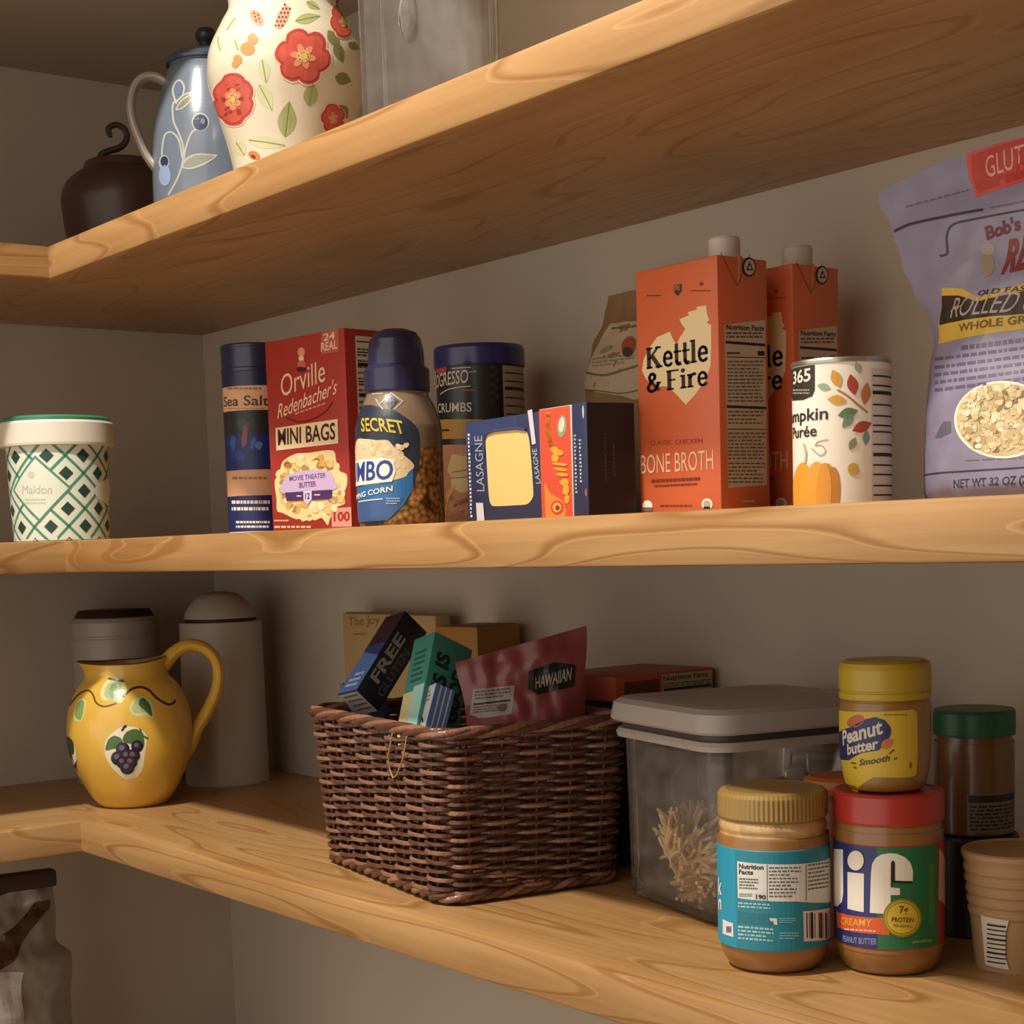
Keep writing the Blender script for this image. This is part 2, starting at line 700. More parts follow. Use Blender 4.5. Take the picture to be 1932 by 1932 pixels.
def carton(name, label, cat, corner, wd, dp, h, rot, z, m, bev=0.0012, group=None):
    """corner is the front right base corner; local origin = front left base corner"""
    a = math.radians(rot)
    ox, oy = corner[0] - wd * math.cos(a), corner[1] - wd * math.sin(a)
    M = xf((ox, oy, z), a)
    k = MB()
    k.box((0, 0, 0), (wd, dp, h), m, bev, 2)
    t = thing(name, label, cat, (ox, oy, z), a, group)
    return t, M, k


# ================================================================== TOP SHELF
def build_pot():
    x, y = 0.1832, -0.19
    t, M = jar_root('brown_pot', 'dark brown glazed round pot with curled hook on the top shelf corner', 'pot', x, y, ZT)
    g = mat('4a332b', 0.34, mottle=0.12)
    prof = smooth_prof([(0.050, 0), (0.060, 0.010), (0.070, 0.040), (0.0752, 0.080), (0.0752, 0.096), (0.070, 0.111), (0.0590, 0.1220), (0.0500, 0.1275), (0.0485, 0.1295), (0.0460, 0.1360), (0.0430, 0.1380), (0.036, 0.1385)])
    k = MB()
    k.lathe(prof + [(0.018, 0.1393), (0.0, 0.1395)], g)
    k.build('pot_body', t)
    k = MB()
    pts = [(-0.0275, 0, 0.130), (-0.027, 0, 0.137), (-0.024, 0, 0.1420), (-0.016, 0, 0.1455), (-0.005, 0, 0.1490), (0.002, 0, 0.1545), (0.0055, 0, 0.1620), (0.0035, 0, 0.1705),
           (-0.003, 0, 0.1755), (-0.010, 0, 0.1755), (-0.0155, 0, 0.1715), (-0.0150, 0, 0.1650), (-0.0115, 0, 0.1640)]
    pts = [(a, -0.004, c) for a, c in smooth_prof([(p[0] + 1, p[2] + 0.0055) for p in pts], 5)]
    pts = [(a - 1, b, c) for a, b, c in pts]
    k.tube(pts, lambda s: 0.0042 - 0.001 * s, mat('3a2a20', 0.4, bump=0.1), 10)
    k.build('hook_handle', t)


def build_coffee_pot():
    x, y = 0.4239, -0.2
    t, M = jar_root('blue_pitcher', 'blue stoneware lidded pitcher painted with leaves, behind the floral vase', 'pitcher', x, y, ZT)
    blue = mat('65707f', 0.25, coat=0.5, mottle=0.18, mscale=30)
    prof = smooth_prof([(0.057, 0), (0.0625, 0.008), (0.0645, 0.04), (0.0638, 0.088), (0.0612, 0.12), (0.0555, 0.147), (0.0465, 0.1765), (0.0412, 0.188), (0.0405, 0.1905)])
    k = MB()
    k.lathe(prof, blue)
    A = cyl_art(prof, 0.06, M, (0, 0), 3.02, sv=0.006, guess=(0, 0.12))
    lineM, leafM, berry, dk = mat('a3a59c', 0.3), mat('80877c', 0.3), mat('2c3550', 0.25), mat('5a6a86', 0.3)
    for pts in ([(960, 1110), (1010, 1020), (1040, 930), (1045, 840), (1020, 760), (990, 690), (985, 600), (1005, 570)],
                [(1045, 930), (1060, 840), (1090, 760), (1120, 735)], [(1040, 900), (1020, 800), (980, 755), (940, 770), (925, 850), (925, 900)],
                [(1005, 590), (985, 520), (1000, 470), (1030, 460), (1050, 500), (1040, 545)], [(1005, 580), (1050, 540), (1100, 525)]):
        A.curve(pts, 11, lineM, 1)
    A.blob([(1030, 950), (1060, 900), (1120, 875), (1200, 878), (1240, 885), (1190, 925), (1140, 950), (1080, 965)], lineM, 1)
    A.blob([(1045, 945), (1075, 905), (1125, 885), (1190, 885), (1220, 892), (1170, 920), (1120, 940), (1080, 952)], leafM, 2)
    A.blob([(1000, 625), (1030, 570), (1075, 540), (1110, 530), (1085, 580), (1040, 620)], lineM, 1)
    A.blob([(1010, 615), (1038, 575), (1075, 550), (1098, 540), (1075, 577), (1035, 612)], mat('77765f', 0.3), 2)
    A.ell(1142, 695, 50, 52, lineM, 1)
    A.ell(1142, 697, 42, 46, berry, 2)
    A.ell(1155, 690, 14, 16, dk, 3)
    A.ell(935, 925, 30, 42, lineM, 1)
    A.ell(938, 920, 22, 30, berry, 2)
    A.ell(940, 1000, 34, 60, mat('8496b8', 0.3), 2)
    A.ell(1020, 505, 20, 36, dk, 2)
    A.emit(k)
    k.build('pitcher_body', t)
    k = MB()
    dkl = mat('3a4654', 0.25, coat=0.4)
    k.lathe([(0.0405, 0.1905), (0.0445, 0.1912), (0.0455, 0.1940), (0.0435, 0.1975), (0.032, 0.2040), (0.016, 0.2085), (0.008, 0.2100), (0.0068, 0.2125)], dkl)
    l = k.build('lid', t)
    k = MB()
    k.lathe([(0.0068, 0.2123), (0.008, 0.2150), (0.0112, 0.2200), (0.0115, 0.2245), (0.009, 0.2295), (0.0035, 0.2318), (0, 0.2320)], mat('2a2e30', 0.3), 32)
    k.build('knob', l)
    k = MB()
    pts = smooth_prof([(1 - 0.040, 0.1680), (1 - 0.052, 0.1765), (1 - 0.066, 0.1770), (1 - 0.077, 0.1680), (1 - 0.0825, 0.1500), (1 - 0.0815, 0.1320), (1 - 0.0755, 0.1120), (1 - 0.068, 0.0940), (1 - 0.060, 0.0820)], 6)
    k.tube([(a - 1, -0.005, c) for a, c in pts], 0.0050, mat('9d9288', 0.3, coat=0.4), 12, flat=2.2, up=None)
    k.build('handle', t)


def build_vase():
    x, y = 0.6556, -0.24
    t, M = jar_root('floral_vase', 'cream ceramic vase painted with red flowers, standing on the top shelf', 'vase', x, y, ZT)
    cream = mat('cfc8b2', 0.22, coat=0.4, mottle=0.05, mscale=18)
    prof = smooth_prof([(0.049, 0), (0.0515, 0.01), (0.056, 0.042), (0.0645, 0.075), (0.0730, 0.105), (0.0752, 0.122), (0.0720, 0.143), (0.0600, 0.167), (0.0525, 0.181), (0.0535, 0.195), (0.060, 0.212), (0.066, 0.224)], 8)
    k = MB()
    k.lathe(prof + [(0.063, 0.224), (0.050, 0.19), (0.048, 0.17), (0.066, 0.13), (0.05, 0.02), (0, 0.015)], cream, 96)
    A = cyl_art(prof, 0.075, M, (240, 0), 4.025, sv=0.005, guess=(0, 0.1))
    red, redd, pink, yel = mat('c05648', 0.25, mottle=0.3, mscale=90), mat('b04440', 0.25, mottle=0.2), mat('d98a70', 0.25), mat('d6b06a', 0.25)
    grn, grl, gry = mat('9aa06a', 0.25, mottle=0.15, mscale=60), mat('c3c79c', 0.25, mottle=0.1), mat('7d7f52', 0.25)
    org, edge = mat('e58a55', 0.25), mat('efc9b0', 0.25)

    def flower(cx, cy, r, n=6, sq=1.0, rot=0.3, lay=2):
        for i in range(n):
            a = rot + 2 * PI * i / n
            px, py = cx + r * 0.56 * math.cos(a) * sq, cy + r * 0.56 * math.sin(a)
            A.ell(px, py, r * 0.52 * (sq * 0.5 + 0.5), r * 0.50, edge, lay, a, 18, wob=0.12, seed=i)
            A.ell(px, py, r * 0.46 * (sq * 0.5 + 0.5), r * 0.44, redd, lay + 1, a, 18, wob=0.12, seed=i)
            A.ell(cx + r * 0.50 * math.cos(a) * sq, cy + r * 0.50 * math.sin(a), r * 0.40 * (sq * 0.5 + 0.5), r * 0.36, red, lay + 2, a, 18)
            A.ell(cx + r * 0.26 * math.cos(a) * sq, cy + r * 0.26 * math.sin(a), r * 0.20 * sq, r * 0.12, pink, lay + 3, a, 12)
        A.ell(cx, cy, r * 0.24 * sq, r * 0.22, yel, lay + 4, 0, 16)
        for i in range(9):
            a = i * 2.4
            A.ell(cx + r * 0.17 * math.cos(a) * sq, cy + r * 0.15 * math.sin(a), r * 0.025, r * 0.03, gry, lay + 5, 0, 8)

    flower(1335, 430, 215, 6, 1.0, 0.2)
    flower(808, 755, 215, 6, 0.66, 0.5)
    flower(1640, 150, 150, 5, 0.6, 0.3)
    flower(1560, 900, 120, 5, 0.7, 0.8)

    def leaf(cx, cy, l, wd, rot, m=grn):
        c, sn = math.cos(rot), math.sin(rot)
        up, dn = [], []
        for i in range(11):
            q = i / 10
            xx = (q - 0.5) * l
            yy = wd * 0.5 * math.sin(PI * q ** 0.85)
            up.append((cx + xx * c - yy * sn, cy + xx * sn + yy * c))
            dn.append((cx + xx * c + yy * sn, cy + xx * sn - yy * c))
        A.poly(up + dn[::-1][1:-1], m, 1)
        A.line([(cx - l * 0.45 * c, cy - l * 0.45 * sn), (cx + l * 0.45 * c, cy + l * 0.45 * sn)], 6, gry, 2)

    for a in ((1040, 540, 190, 95, 1.4, grl), (1050, 740, 230, 110, 1.1, grl), (1215, 905, 280, 140, -1.45, grn), (1395, 715, 190, 110, -1.4, grn), (1370, 140, 200, 80, -0.2, grn),
              (1570, 300, 170, 80, 1.0, gry), (1610, 400, 170, 80, 1.2, gry), (1640, 600, 130, 100, 0.3, gry), (1640, 850, 120, 90, 1.0, gry), (1720, 350, 100, 60, 0.5, gry),
              (860, 1130, 120, 100, 1.0, grl), (1060, 1085, 300, 90, 0.15, grl), (830, 340, 90, 60, 1.3, grl), (790, 180, 120, 50, 2.2, grl), (700, 330, 120, 40, 1.4, grl),
              (1410, 40, 120, 60, 0.5, grn), (680, 930, 120, 40, 1.2, grl)):
        leaf(*a)
    for cx, cy, rx, ry in ((955, 295, 38, 44), (915, 370, 55, 50), (840, 455, 34, 40), (820, 490, 26, 26)):
        A.ell(cx, cy, rx, ry, org, 2)
    A.ell(985, 135, 70, 40, mat('d88a70', 0.25), 2, 0.95)
    A.ell(1180, 130, 95, 42, mat('c9917c', 0.25), 2, -1.15)
    for i in range(16):
        A.ell(1180 + (i % 3 - 1) * 26 + (i // 3 - 2) * 14, 130 - (i // 3 - 2) * 32, 8, 9, mat('6e2c28', 0.3), 3, 0, 8)
    for i in range(6):
        A.ell(985 + (i % 2) * 26 - 20 + i * 4, 100 + i * 14, 8, 9, mat('6e2c28', 0.3), 3, 0, 8)
    A.ell(965, 1180, 46, 30, mat('c07a3c', 0.3), 2, 0.4)
    A.ell(960, 1190, 20, 12, mat('6e2c28', 0.3), 3, 0.6)
    A.emit(k)
    k.build('vase_body', t)


def rrect(hw, hd, r, n=6):
    pts = []
    for cx, cy, a0 in ((hw - r, hd - r, 0), (-hw + r, hd - r, PI / 2), (-hw + r, -hd + r, PI), (hw - r, -hd + r, 1.5 * PI)):
        for k in range(n + 1):
            a = a0 + PI / 2 * k / n
            pts.append((cx + r * math.cos(a), cy + r * math.sin(a)))
    return pts


def rr_shell(k, rings, m, cap0=True, cap1=True, n=6):
    """rings: (half width, half depth, corner radius, z)"""
    R = [[(x, y, z) for x, y in rrect(hw, hd, r, n)] for hw, hd, r, z in rings]
    c = len(R[0])
    for a, b in zip(R, R[1:]):
        k.add(a + b, [(i, (i + 1) % c, c + (i + 1) % c, c + i) for i in range(c)], m)
    if cap0:
        k.add(R[0], [tuple(range(c))[::-1]], m)
    if cap1:
        k.add(R[-1], [tuple(range(c))], m)


GLASS = glass('clear_glass', (0.93, 0.92, 0.91), 0.04, 0.05)
CLEARPL = glass('clear_plastic', (0.97, 0.95, 0.93), 0.08, 0.07, (0.8, 0.72, 0.64))


def build_glass():
    x, y = 0.8388, -0.2
    rz = face_cam(x, y) - 0.16
    t = thing('glass_jar', 'tall square clear glass jar with a thumbprint dimple, right of the floral vase', 'jar', (x, y, ZT), rz)
    k = MB()
    hw = 0.0555
    rr_shell(k, [(hw - 0.006, hw - 0.006, 0.012, 0), (hw - 0.001, hw - 0.001, 0.014, 0.004), (hw, hw, 0.014, 0.012), (hw, hw, 0.014, 0.20)], GLASS, True, False)
    h2 = hw - 0.0045
    rr_shell(k, [(h2 - 0.006, h2 - 0.006, 0.010, 0.012), (h2, h2, 0.010, 0.020), (h2, h2, 0.010, 0.20)], GLASS, True, False)
    rr_shell(k, [(h2, h2, 0.010, 0.20), (hw, hw, 0.014, 0.20)], GLASS, False, False)
    k.build('jar_wall', t)
    k = MB()

    def dim(u, v):
        a = 2 * PI * u
        r = v
        d = 0.0045 * (1 - r * r) ** 0.5 if r < 1 else 0
        return (-0.010 + 0.0085 * r * math.cos(a), -hw - d, 0.118 + 0.022 * r * math.sin(a))
    k.grid(dim, 28, 8, glass('dimple_glass', (0.70, 0.69, 0.68), 0.05, 0.10), True)
    k.build('thumbprint_dimple', t)


# ================================================================== MIDDLE SHELF
def build_tub():
    x, y = 0.25, -0.322
    t, M = jar_root('salt_tub', 'round white tub with green diamond pattern and green lid on the left shelf', 'tub', x, y, ZM)
    prof = [(0.0520, 0), (0.0535, 0.002), (0.0575, 0.108)]
    wh = mat('dfe6d6', 0.45)
    k = MB()
    k.lathe(prof, wh)
    R = 0.055
    A = cyl_art(prof, R, M, (0, 580), 3.45, clip=(-0.085, 0.001, 0.085, 0.107), guess=(0, 0.06))
    g1, g2 = mat('4f8f74', 0.45), mat('27493c', 0.45)
    c0 = A.cv((430, 1188 - 110))
    p = 0.0196
    for i in range(-6, 7):
        for j in range(-4, 6):
            if (i + j) % 2:
                continue
            cu, cv = c0[0] + i * p, c0[1] + j * p
            A.poly([(cu - 0.0078, cv), (cu, cv - 0.0078), (cu + 0.0078, cv), (cu, cv + 0.0078)], g2, 2, True)
    for i in range(-12, 13):
        if i % 2 == 0:
            continue
        for sgn in (1, -1):
            A.line([(c0[0] + i * p - 0.2, c0[1] - 0.2 * sgn), (c0[0] + i * p + 0.2, c0[1] + 0.2 * sgn)], 0.0030, g1, 1, True)
    q = A.cv((245, 1182))
    A.poly([(q[0] - 0.037, q[1]), (q[0], q[1] - 0.037), (q[0] + 0.037, q[1]), (q[0], q[1] + 0.037)], g1, 3, True)
    A.poly([(q[0] - 0.0335, q[1]), (q[0], q[1] - 0.0335), (q[0] + 0.0335, q[1]), (q[0], q[1] + 0.0335)], wh, 4, True)
    A.text('Maldon', (150, 1215), (338, 1212), (150, 1160), mat('b9bdb0', 0.5), 5, 0.0)
    A.para(165, 1245, 300, 1290, 2, mat('c6cabd', 0.5), 5, ragged=0.1)
    A.ell(205, 1090, 22, 22, mat('c9cdbf', 0.5), 5)
    A.poly([(600, 1195), (640, 1140), (700, 1110), (720, 1190), (700, 1290), (640, 1250)], wh, 4)
    A.emit(k)
    k.build('tub_body', t)
    k = MB()
    k.lathe([(0.0585, 0.107), (0.0635, 0.1075), (0.0641, 0.110), (0.0641, 0.132), (0.0625, 0.1345), (0.060, 0.1345)], mat('e3ddce', 0.4))
    k.build('rim_band', t)
    k = MB()
    k.lathe([(0.0605, 0.1340), (0.0615, 0.1375), (0.0595, 0.1400), (0.056, 0.1395), (0.054, 0.1365), (0, 0.1365)], mat('3f8a6b', 0.3, coat=0.3))
    k.build('lid', t)


def build_salt():
    x, y = 0.4423, -0.17
    t, M = jar_root('salt_canister', 'slim navy cardboard canister of sea salt beside the red popcorn box', 'canister', x, y, ZM)
    R, H = 0.0357, 0.2075
    prof = [(R, 0), (R, H)]
    k = MB()
    navy = mat('20264a', 0.4, coat=0.2)
    peach, wh = mat('e0ad84', 0.5), WHITE
    k.lathe([(R - 0.001, 0), (R, 0.001), (R, 0.177)], navy)
    A = cyl_art(prof, R, M, (400, 590), 4.39, guess=(0, 0.1), clip=(-0.05, 0.0005, 0.05, 0.178))
    v = [A.cv((300, yy))[1] for yy in (602, 806, 1300, 1515, 1812, 1000, 1150)]
    U = 0.05
    A.rect(-U, v[1], U, v[0], peach, 1, True)
    A.rect(-U, v[2], U, v[1], mat('23282a', 0.4), 1, True)
    A.rect(-U, v[2], U, v[5], mat('1d2c6a', 0.4), 2, True)
    A.rect(-U, v[3], U, v[2], peach, 1, True)
    A.rect(-U, v[4], U, v[3], mat('232c63', 0.4), 1, True)
    A.rect(-U, 0.0, U, v[4], wh, 1, True)
    A.text('Sea Salt', (165, 772), (425, 768), (165, 690), mat('4a3b28', 0.5), 2, 0.012, f=(0.28, 0.9))
    A.para(130, 620, 420, 650, 1, mat('8f6d50', 0.5), 2)
    A.para(130, 790, 440, 800, 1, mat('8f6d50', 0.5), 2)
    for i, (cx, cy, rx, ry, hx) in enumerate(((180, 1080, 26, 60, '3a58a8'), (270, 1030, 24, 90, '8a4a48'), (340, 1080, 22, 50, '3a58a8'), (390, 1100, 30, 36, '5570b0'), (260, 930, 60, 50, '37403a'), (220, 1180, 60, 40, '27418c'))):
        A.ell(cx, cy, rx, ry, mat(hx, 0.4), 3, 0.1 * i, 16, wob=0.3, seed=i)
    A.para(170, 1360, 460, 1400, 1, mat('a4705a', 0.5), 2)
    A.para(165, 1555, 480, 1665, 2, wh, 2, ragged=0.05, word=0.08)
    A.para(200, 1725, 480, 1800, 2, wh, 2, ragged=0.05, word=0.08)
    A.emit(k)
    k.build('canister_body', t)
    k = MB()
    k.lathe([(R, 0.177), (R + 0.0008, 0.1775), (R + 0.0008, 0.181), (R, 0.182), (R, 0.203), (R + 0.0006, 0.2035), (R + 0.0006, 0.206), (R - 0.001, 0.2075), (R - 0.004, 0.2075), (R - 0.005, 0.205), (0, 0.205)], mat('242a4c', 0.3, coat=0.3))
    k.build('cap', t)


def build_popcorn_box():
    c = (0.7082, -0.22)
    t, M, k = carton('popcorn_box', 'tall red box of mini bag popcorn, between the salt canister and the popcorn jar', 'box', c, 0.1296, 0.0565, 0.1925, 6, ZM, mat('a62f28', 0.42, coat=0.15))
    A = Art(front_surf, M, (400, 590), 4.39, (0.06, 0.08))
    cream, ink = mat('edd3a8', 0.5), mat('3a1512', 0.5)
    lt = mat('e9c3a0', 0.5)
    A.text('Orville', (575, 700), (940, 565), (570, 520), lt, 2, 0.0)
    A.text('Redenbacher\'s', (545, 880), (1030, 670), (540, 760), lt, 2, 0.005, shear=0.04)
    A.curve([(620, 870), (730, 905), (840, 880), (940, 820), (1000, 740)], 10, mat('5c1512', 0.5), 2)
    A.para(690, 830, 940, 860, 1, mat('d08a78', 0.5), 2, slope=-0.35, ragged=0)
    A.ell(742, 325, 30, 38, mat('d98f78', 0.5), 2)
    A.ell(742, 380, 22, 30, lt, 2)
    A.ell(745, 430, 36, 36, mat('c9584a', 0.5), 2)
    A.ell(742, 470, 40, 22, mat('3c1512', 0.5), 3)
    A.poly([(528, 955), (1042, 880), (1048, 1082), (535, 1142)], cream, 2)
    A.text('MINI BAGS', (550, 1098), (1024, 1046), (548, 966), ink, 3, 0.016)
    A.poly([(905, 165), (1050, 130), (1052, 320), (905, 345)], mat('b45848', 0.5), 1)
    A.text('24', (925, 235), (1020, 215), (925, 175), lt, 2, 0.02)
    A.text('REAL', (905, 320), (1040, 295), (905, 250), lt, 2, 0.02)
    rnd = random.Random(4)
    pop = [mat('ecd49a', 0.6), mat('e2bf7c', 0.6), mat('f3e2b6', 0.6), mat('d9a95c', 0.6)]
    pts = [(560, 1320), (590, 1230), (690, 1170), (800, 1160), (1000, 1140), (1030, 1230), (1060, 1310), (1115, 1340), (1120, 1420), (1095, 1500), (1100, 1580), (1040, 1610),
           (980, 1700), (960, 1760), (910, 1700), (850, 1720), (790, 1690), (700, 1710), (590, 1660), (540, 1640), (535, 1540), (520, 1400)]
    A.blob(pts, pop[0], 1)
    for i in range(95):
        a = rnd.random() * 2 * PI
        rr = rnd.random() ** 0.5
        cx, cy = 820 + 275 * rr * math.cos(a), 1440 + 265 * rr * math.sin(a)
        A.ell(cx, cy, 30 + 16 * rnd.random(), 26 + 14 * rnd.random(), pop[rnd.randrange(4)], 2 + i % 3, a, 10, wob=0.4, seed=i)
    A.blob([(590, 1410), (650, 1340), (760, 1310), (880, 1300), (980, 1320), (1020, 1390), (1010, 1470), (600, 1500)], mat('c9b0d6', 0.5), 6)
    A.text('MOVIE THEATER', (650, 1395), (950, 1365), (650, 1355), mat('6a4a86', 0.5), 7, 0.01)
    A.text('BUTTER', (730, 1450), (870, 1437), (730, 1408), mat('6a4a86', 0.5), 7, 0.02)
    A.poly([(612, 1490), (1000, 1465), (1000, 1530), (960, 1545), (625, 1560)], mat('4a2f66', 0.5), 7)
    A.poly([(765, 1480), (835, 1475), (835, 1545), (800, 1590), (768, 1555)], mat('d6c6e2', 0.5), 8)
    A.text('12', (782, 1545), (820, 1540), (782, 1495), mat('4a2f66', 0.5), 9, 0.02)
    A.rect(710, 1512, 750, 1524, lt, 8)
    A.rect(855, 1502, 905, 1514, lt, 8)
    A.para(520, 1715, 640, 1740, 1, lt, 2)
    A.para(520, 1765, 820, 1800, 1, lt, 2, ragged=0)
    A.poly([(990, 1620), (1155, 1610), (1160, 1770), (995, 1775)], mat('e0998a', 0.5), 2)
    A.text('100', (1010, 1725), (1145, 1720), (1010, 1650), mat('a62f28', 0.5), 3, 0.03)
    A.emit(k)
    B = Art(side_surf(0.1296), M, (640, 600), 4.6, (0.03, 0.12))
    B.rect(0.013, 0.05, 0.0545, 0.186, mat('d9cbb6', 0.5), 1, True)
    for i, zz in enumerate((0.180, 0.170, 0.157, 0.142, 0.128, 0.116, 0.100, 0.088, 0.076, 0.06)):
        B.rect(0.015, zz, 0.053, zz + (0.0035 if i in (2, 4) else 0.0012), INK, 2, True)
    B.para(0.015, 0.055, 0.053, 0.178, 22, GREYINK, 2, raw=True, fill=0.35, seed=9)
    B.emit(k)
    k.build('box_body', t, 0.5)


def build_kernel_jar():
    x, y = 0.8390, -0.25
    t, M = jar_root('popcorn_jar', 'plastic jar of popcorn kernels with tall navy cap, right of the red popcorn box', 'jar', x, y, ZM)
    R = 0.0386
    prof = smooth_prof([(0.036, 0), (0.0383, 0.006), (R, 0.02), (R, 0.078), (0.0372, 0.092), (0.0320, 0.107), (0.0280, 0.115), (0.0275, 0.119)], 5)
    km = bpy.data.materials.new('kernels_behind_plastic')
    km.use_nodes = True
    nt = km.node_tree
    b = nt.nodes['Principled BSDF']
    tc = nt.nodes.new('ShaderNodeTexCoord')
    vo = nt.nodes.new('ShaderNodeTexVoronoi')
    vo.inputs['Scale'].default_value = 190
    nt.links.new(tc.outputs['Object'], vo.inputs['Vector'])
    rp = nt.nodes.new('ShaderNodeValToRGB')
    rp.color_ramp.elements[0].color = hexc('c08a48')
    rp.color_ramp.elements[1].color = hexc('4a2a12')
    rp.color_ramp.elements[0].position = 0.1
    rp.color_ramp.elements[1].position = 0.75
    nt.links.new(vo.outputs['Distance'], rp.inputs[0])
    nt.links.new(rp.outputs[0], b.inputs['Base Color'])
    b.inputs['Roughness'].default_value = 0.35
    b.inputs['Coat Weight'].default_value = 0.6
    sh = mat('7c6a58', 0.25, coat=0.5, mottle=0.15)
    k = MB()
    k.lathe(prof, km, mats=[km if prof[i][1] < 0.06 else sh for i in range(len(prof) - 1)])
    A = cyl_art(prof, R, M, (640, 600), 4.6, sv=0.012, guess=(0, 0.06))
    blue, blu2, cream, yel = mat('2f6fa8', 0.35), mat('26303f', 0.35), mat('d9c39a', 0.5), mat('c9b23c', 0.4)
    A.blob([(150, 830), (420, 790), (560, 850), (680, 960), (700, 1120), (690, 1280), (640, 1480), (560, 1620), (430, 1750), (150, 1780)], blu2, 1)
    A.poly([(150, 1380), (640, 1300), (640, 1480), (560, 1620), (430, 1750), (150, 1780)], blue, 2)
    A.poly([(150, 1620), (560, 1560), (480, 1700), (420, 1755), (150, 1785)], mat('3d5f94', 0.35), 3)
    pts = [(150, 1080), (230, 1050), (330, 1060), (420, 1060), (470, 1110), (520, 1150), (560, 1190), (620, 1240), (650, 1290), (600, 1340), (540, 1390), (150, 1440)]
    A.blob(pts, cream, 3)
    rnd = random.Random(8)
    for i in range(40):
        A.ell(180 + rnd.random() * 400, 1090 + rnd.random() * 230, 26, 22, mat(rnd.choice(['e6d6b2', 'cdb486', 'e0c898']), 0.5), 4, i, 9, wob=0.4, seed=i)
    A.text('SECRET', (200, 985), (575, 1010), (200, 870), yel, 5, 0.02, arc=0.10)
    A.poly([(150, 1240), (380, 1215), (470, 1230), (490, 1330), (460, 1420), (150, 1470)], WHITE, 6)
    A.text('JUMBO', (185, 1415), (465, 1395), (185, 1250), mat('2a3f86', 0.4), 7, 0.018, f=(0.42, 1))
    A.text('POPPING CORN', (280, 1535), (465, 1500), (280, 1490), WHITE, 6, 0.02, f=(0.66, 1))
    A.line([(180, 1595), (380, 1570)], 9, WHITE, 6)
    A.para(410, 1560, 530, 1625, 3, mat('a9bfd8', 0.4), 6)
    for a, b2 in (((290, 660), (380, 655)), ((320, 700), (380, 790)), ((360, 740), (450, 650)), ((450, 650), (550, 720)), ((550, 720), (480, 790))):
        A.line([a, b2], 12, mat('a9a196', 0.4), 2)
    A.poly([(400, 730), (455, 670), (510, 720), (450, 790)], mat('20242e', 0.4), 3)
    A.emit(k)
    k.build('jar_body', t)
    k = MB()
    cap = mat('232645', 0.3, coat=0.3)
    k.lathe([(0.0280, 0.118), (0.0288, 0.1195), (0.0288, 0.138), (0.0265, 0.1405), (0.0250, 0.142), (0.0245, 0.155), (0.0230, 0.164), (0.019, 0.170), (0.011, 0.1732), (0, 0.1735)], cap,
            rib=lambda z, a: 1 + 0.010 * (math.cos(a * 24) > 0) * (z < 0.139))
    k.build('cap', t)


def build_crumbs():
    x, y = 0.762, -0.10
    t, M = jar_root('breadcrumb_can', 'round black bread crumb can with blue lid, behind the blue window box', 'can', x, y, ZM)
    R = 0.0425
    prof = [(R, 0), (R, 0.158)]
    blk = mat('1f2128', 0.4, coat=0.2)
    k = MB()
    k.lathe([(R - 0.001, 0), (R, 0.001), (R, 0.158)], blk)
    A = cyl_art(prof, R, M, (640, 600), 4.6, guess=(0, 0.1), clip=(-0.066, 0, 0.066, 0.157))
    cream, lt = mat('cfbf9f', 0.5), mat('cfc7b8', 0.5)
    A.text('PROGRESSO', (905, 590), (1120, 560), (905, 475), lt, 3, 0.01, f=(0.48, 1))
    A.text('BREAD CRUMBS', (920, 818), (1150, 812), (920, 738), lt, 3, 0.015, f=(0.64, 1))
    A.line([(980, 440), (1140, 428)], 8, lt, 2)
    A.line([(1130, 470), (1190, 462)], 6, lt, 2)
    A.curve([(880, 660), (950, 620), (1050, 600), (1140, 590)], 9, lt, 2)
    A.line([(1050, 625), (1200, 630)], 8, mat('b05a4a', 0.5), 2)
    A.ell(890, 440, 45, 60, mat('a34a44', 0.5), 2)
    A.poly([(845, 903), (1250, 880), (1250, 1050), (845, 1077)], mat('b8913f', 0.5), 2)
    A.para(880, 965, 960, 1000, 1, INK, 3)
    A.poly([(850, 1122), (1300, 1100), (1300, 1760), (860, 1782)], mat('c08a66', 0.5), 1)
    A.poly([(980, 1180), (1110, 1200), (1130, 1400), (1000, 1420), (940, 1320)], mat('d9c088', 0.5), 2)
    A.ell(1060, 1440, 90, 70, mat('e0cd96', 0.5), 3, 0.4)
    A.curve([(1000, 1460), (940, 1560), (915, 1680), (910, 1780)], 40, mat('d8a95a', 0.5), 3)
    for i in range(14):
        A.ell(960 + (i * 53) % 190, 1560 + (i * 71) % 200, 40, 24, mat(['a86a4a', 'c99a70', 'b57a52'][i % 3], 0.6), 2, i, 10, wob=0.4, seed=i)
    A.line([(980, 1340), (1110, 1320)], 8, mat('7a7a4a', 0.5), 4)
    A.line([(990, 1390), (1110, 1380)], 8, mat('7a7a4a', 0.5), 4)
    q0, q1 = A.cv((1420, 600))[0], A.cv((1580, 600))[0]
    A.rect(q0, 0.008, q1 + 0.02, 0.152, mat('a8977c', 0.5), 2, True)
    A.rect(q0 - 0.005, 0.0, q0, 0.156, mat('100f10', 0.5), 2, True)
    for i in range(18):
        zz = 0.012 + i * 0.0078
        A.rect(q0 + 0.002, zz, q1 + 0.014, zz + (0.0032 if i in (8, 11, 15) else 0.0012), INK, 3, True)
    for i in range(9):
        A.ell(1330 + (i % 2) * 40, 430 + i * 36, 26, 18, mat('3c342c', 0.5), 2, 0, 10)
    A.emit(k)
    k.build('can_body', t)
    k = MB()
    k.lathe([(R + 0.0003, 0.153), (0.0440, 0.1535), (0.0445, 0.156), (0.0445, 0.170), (0.0432, 0.1735), (0.040, 0.1738), (0.0385, 0.171), (0, 0.171)], mat('262c66', 0.3, coat=0.3))
    k.build('lid', t)


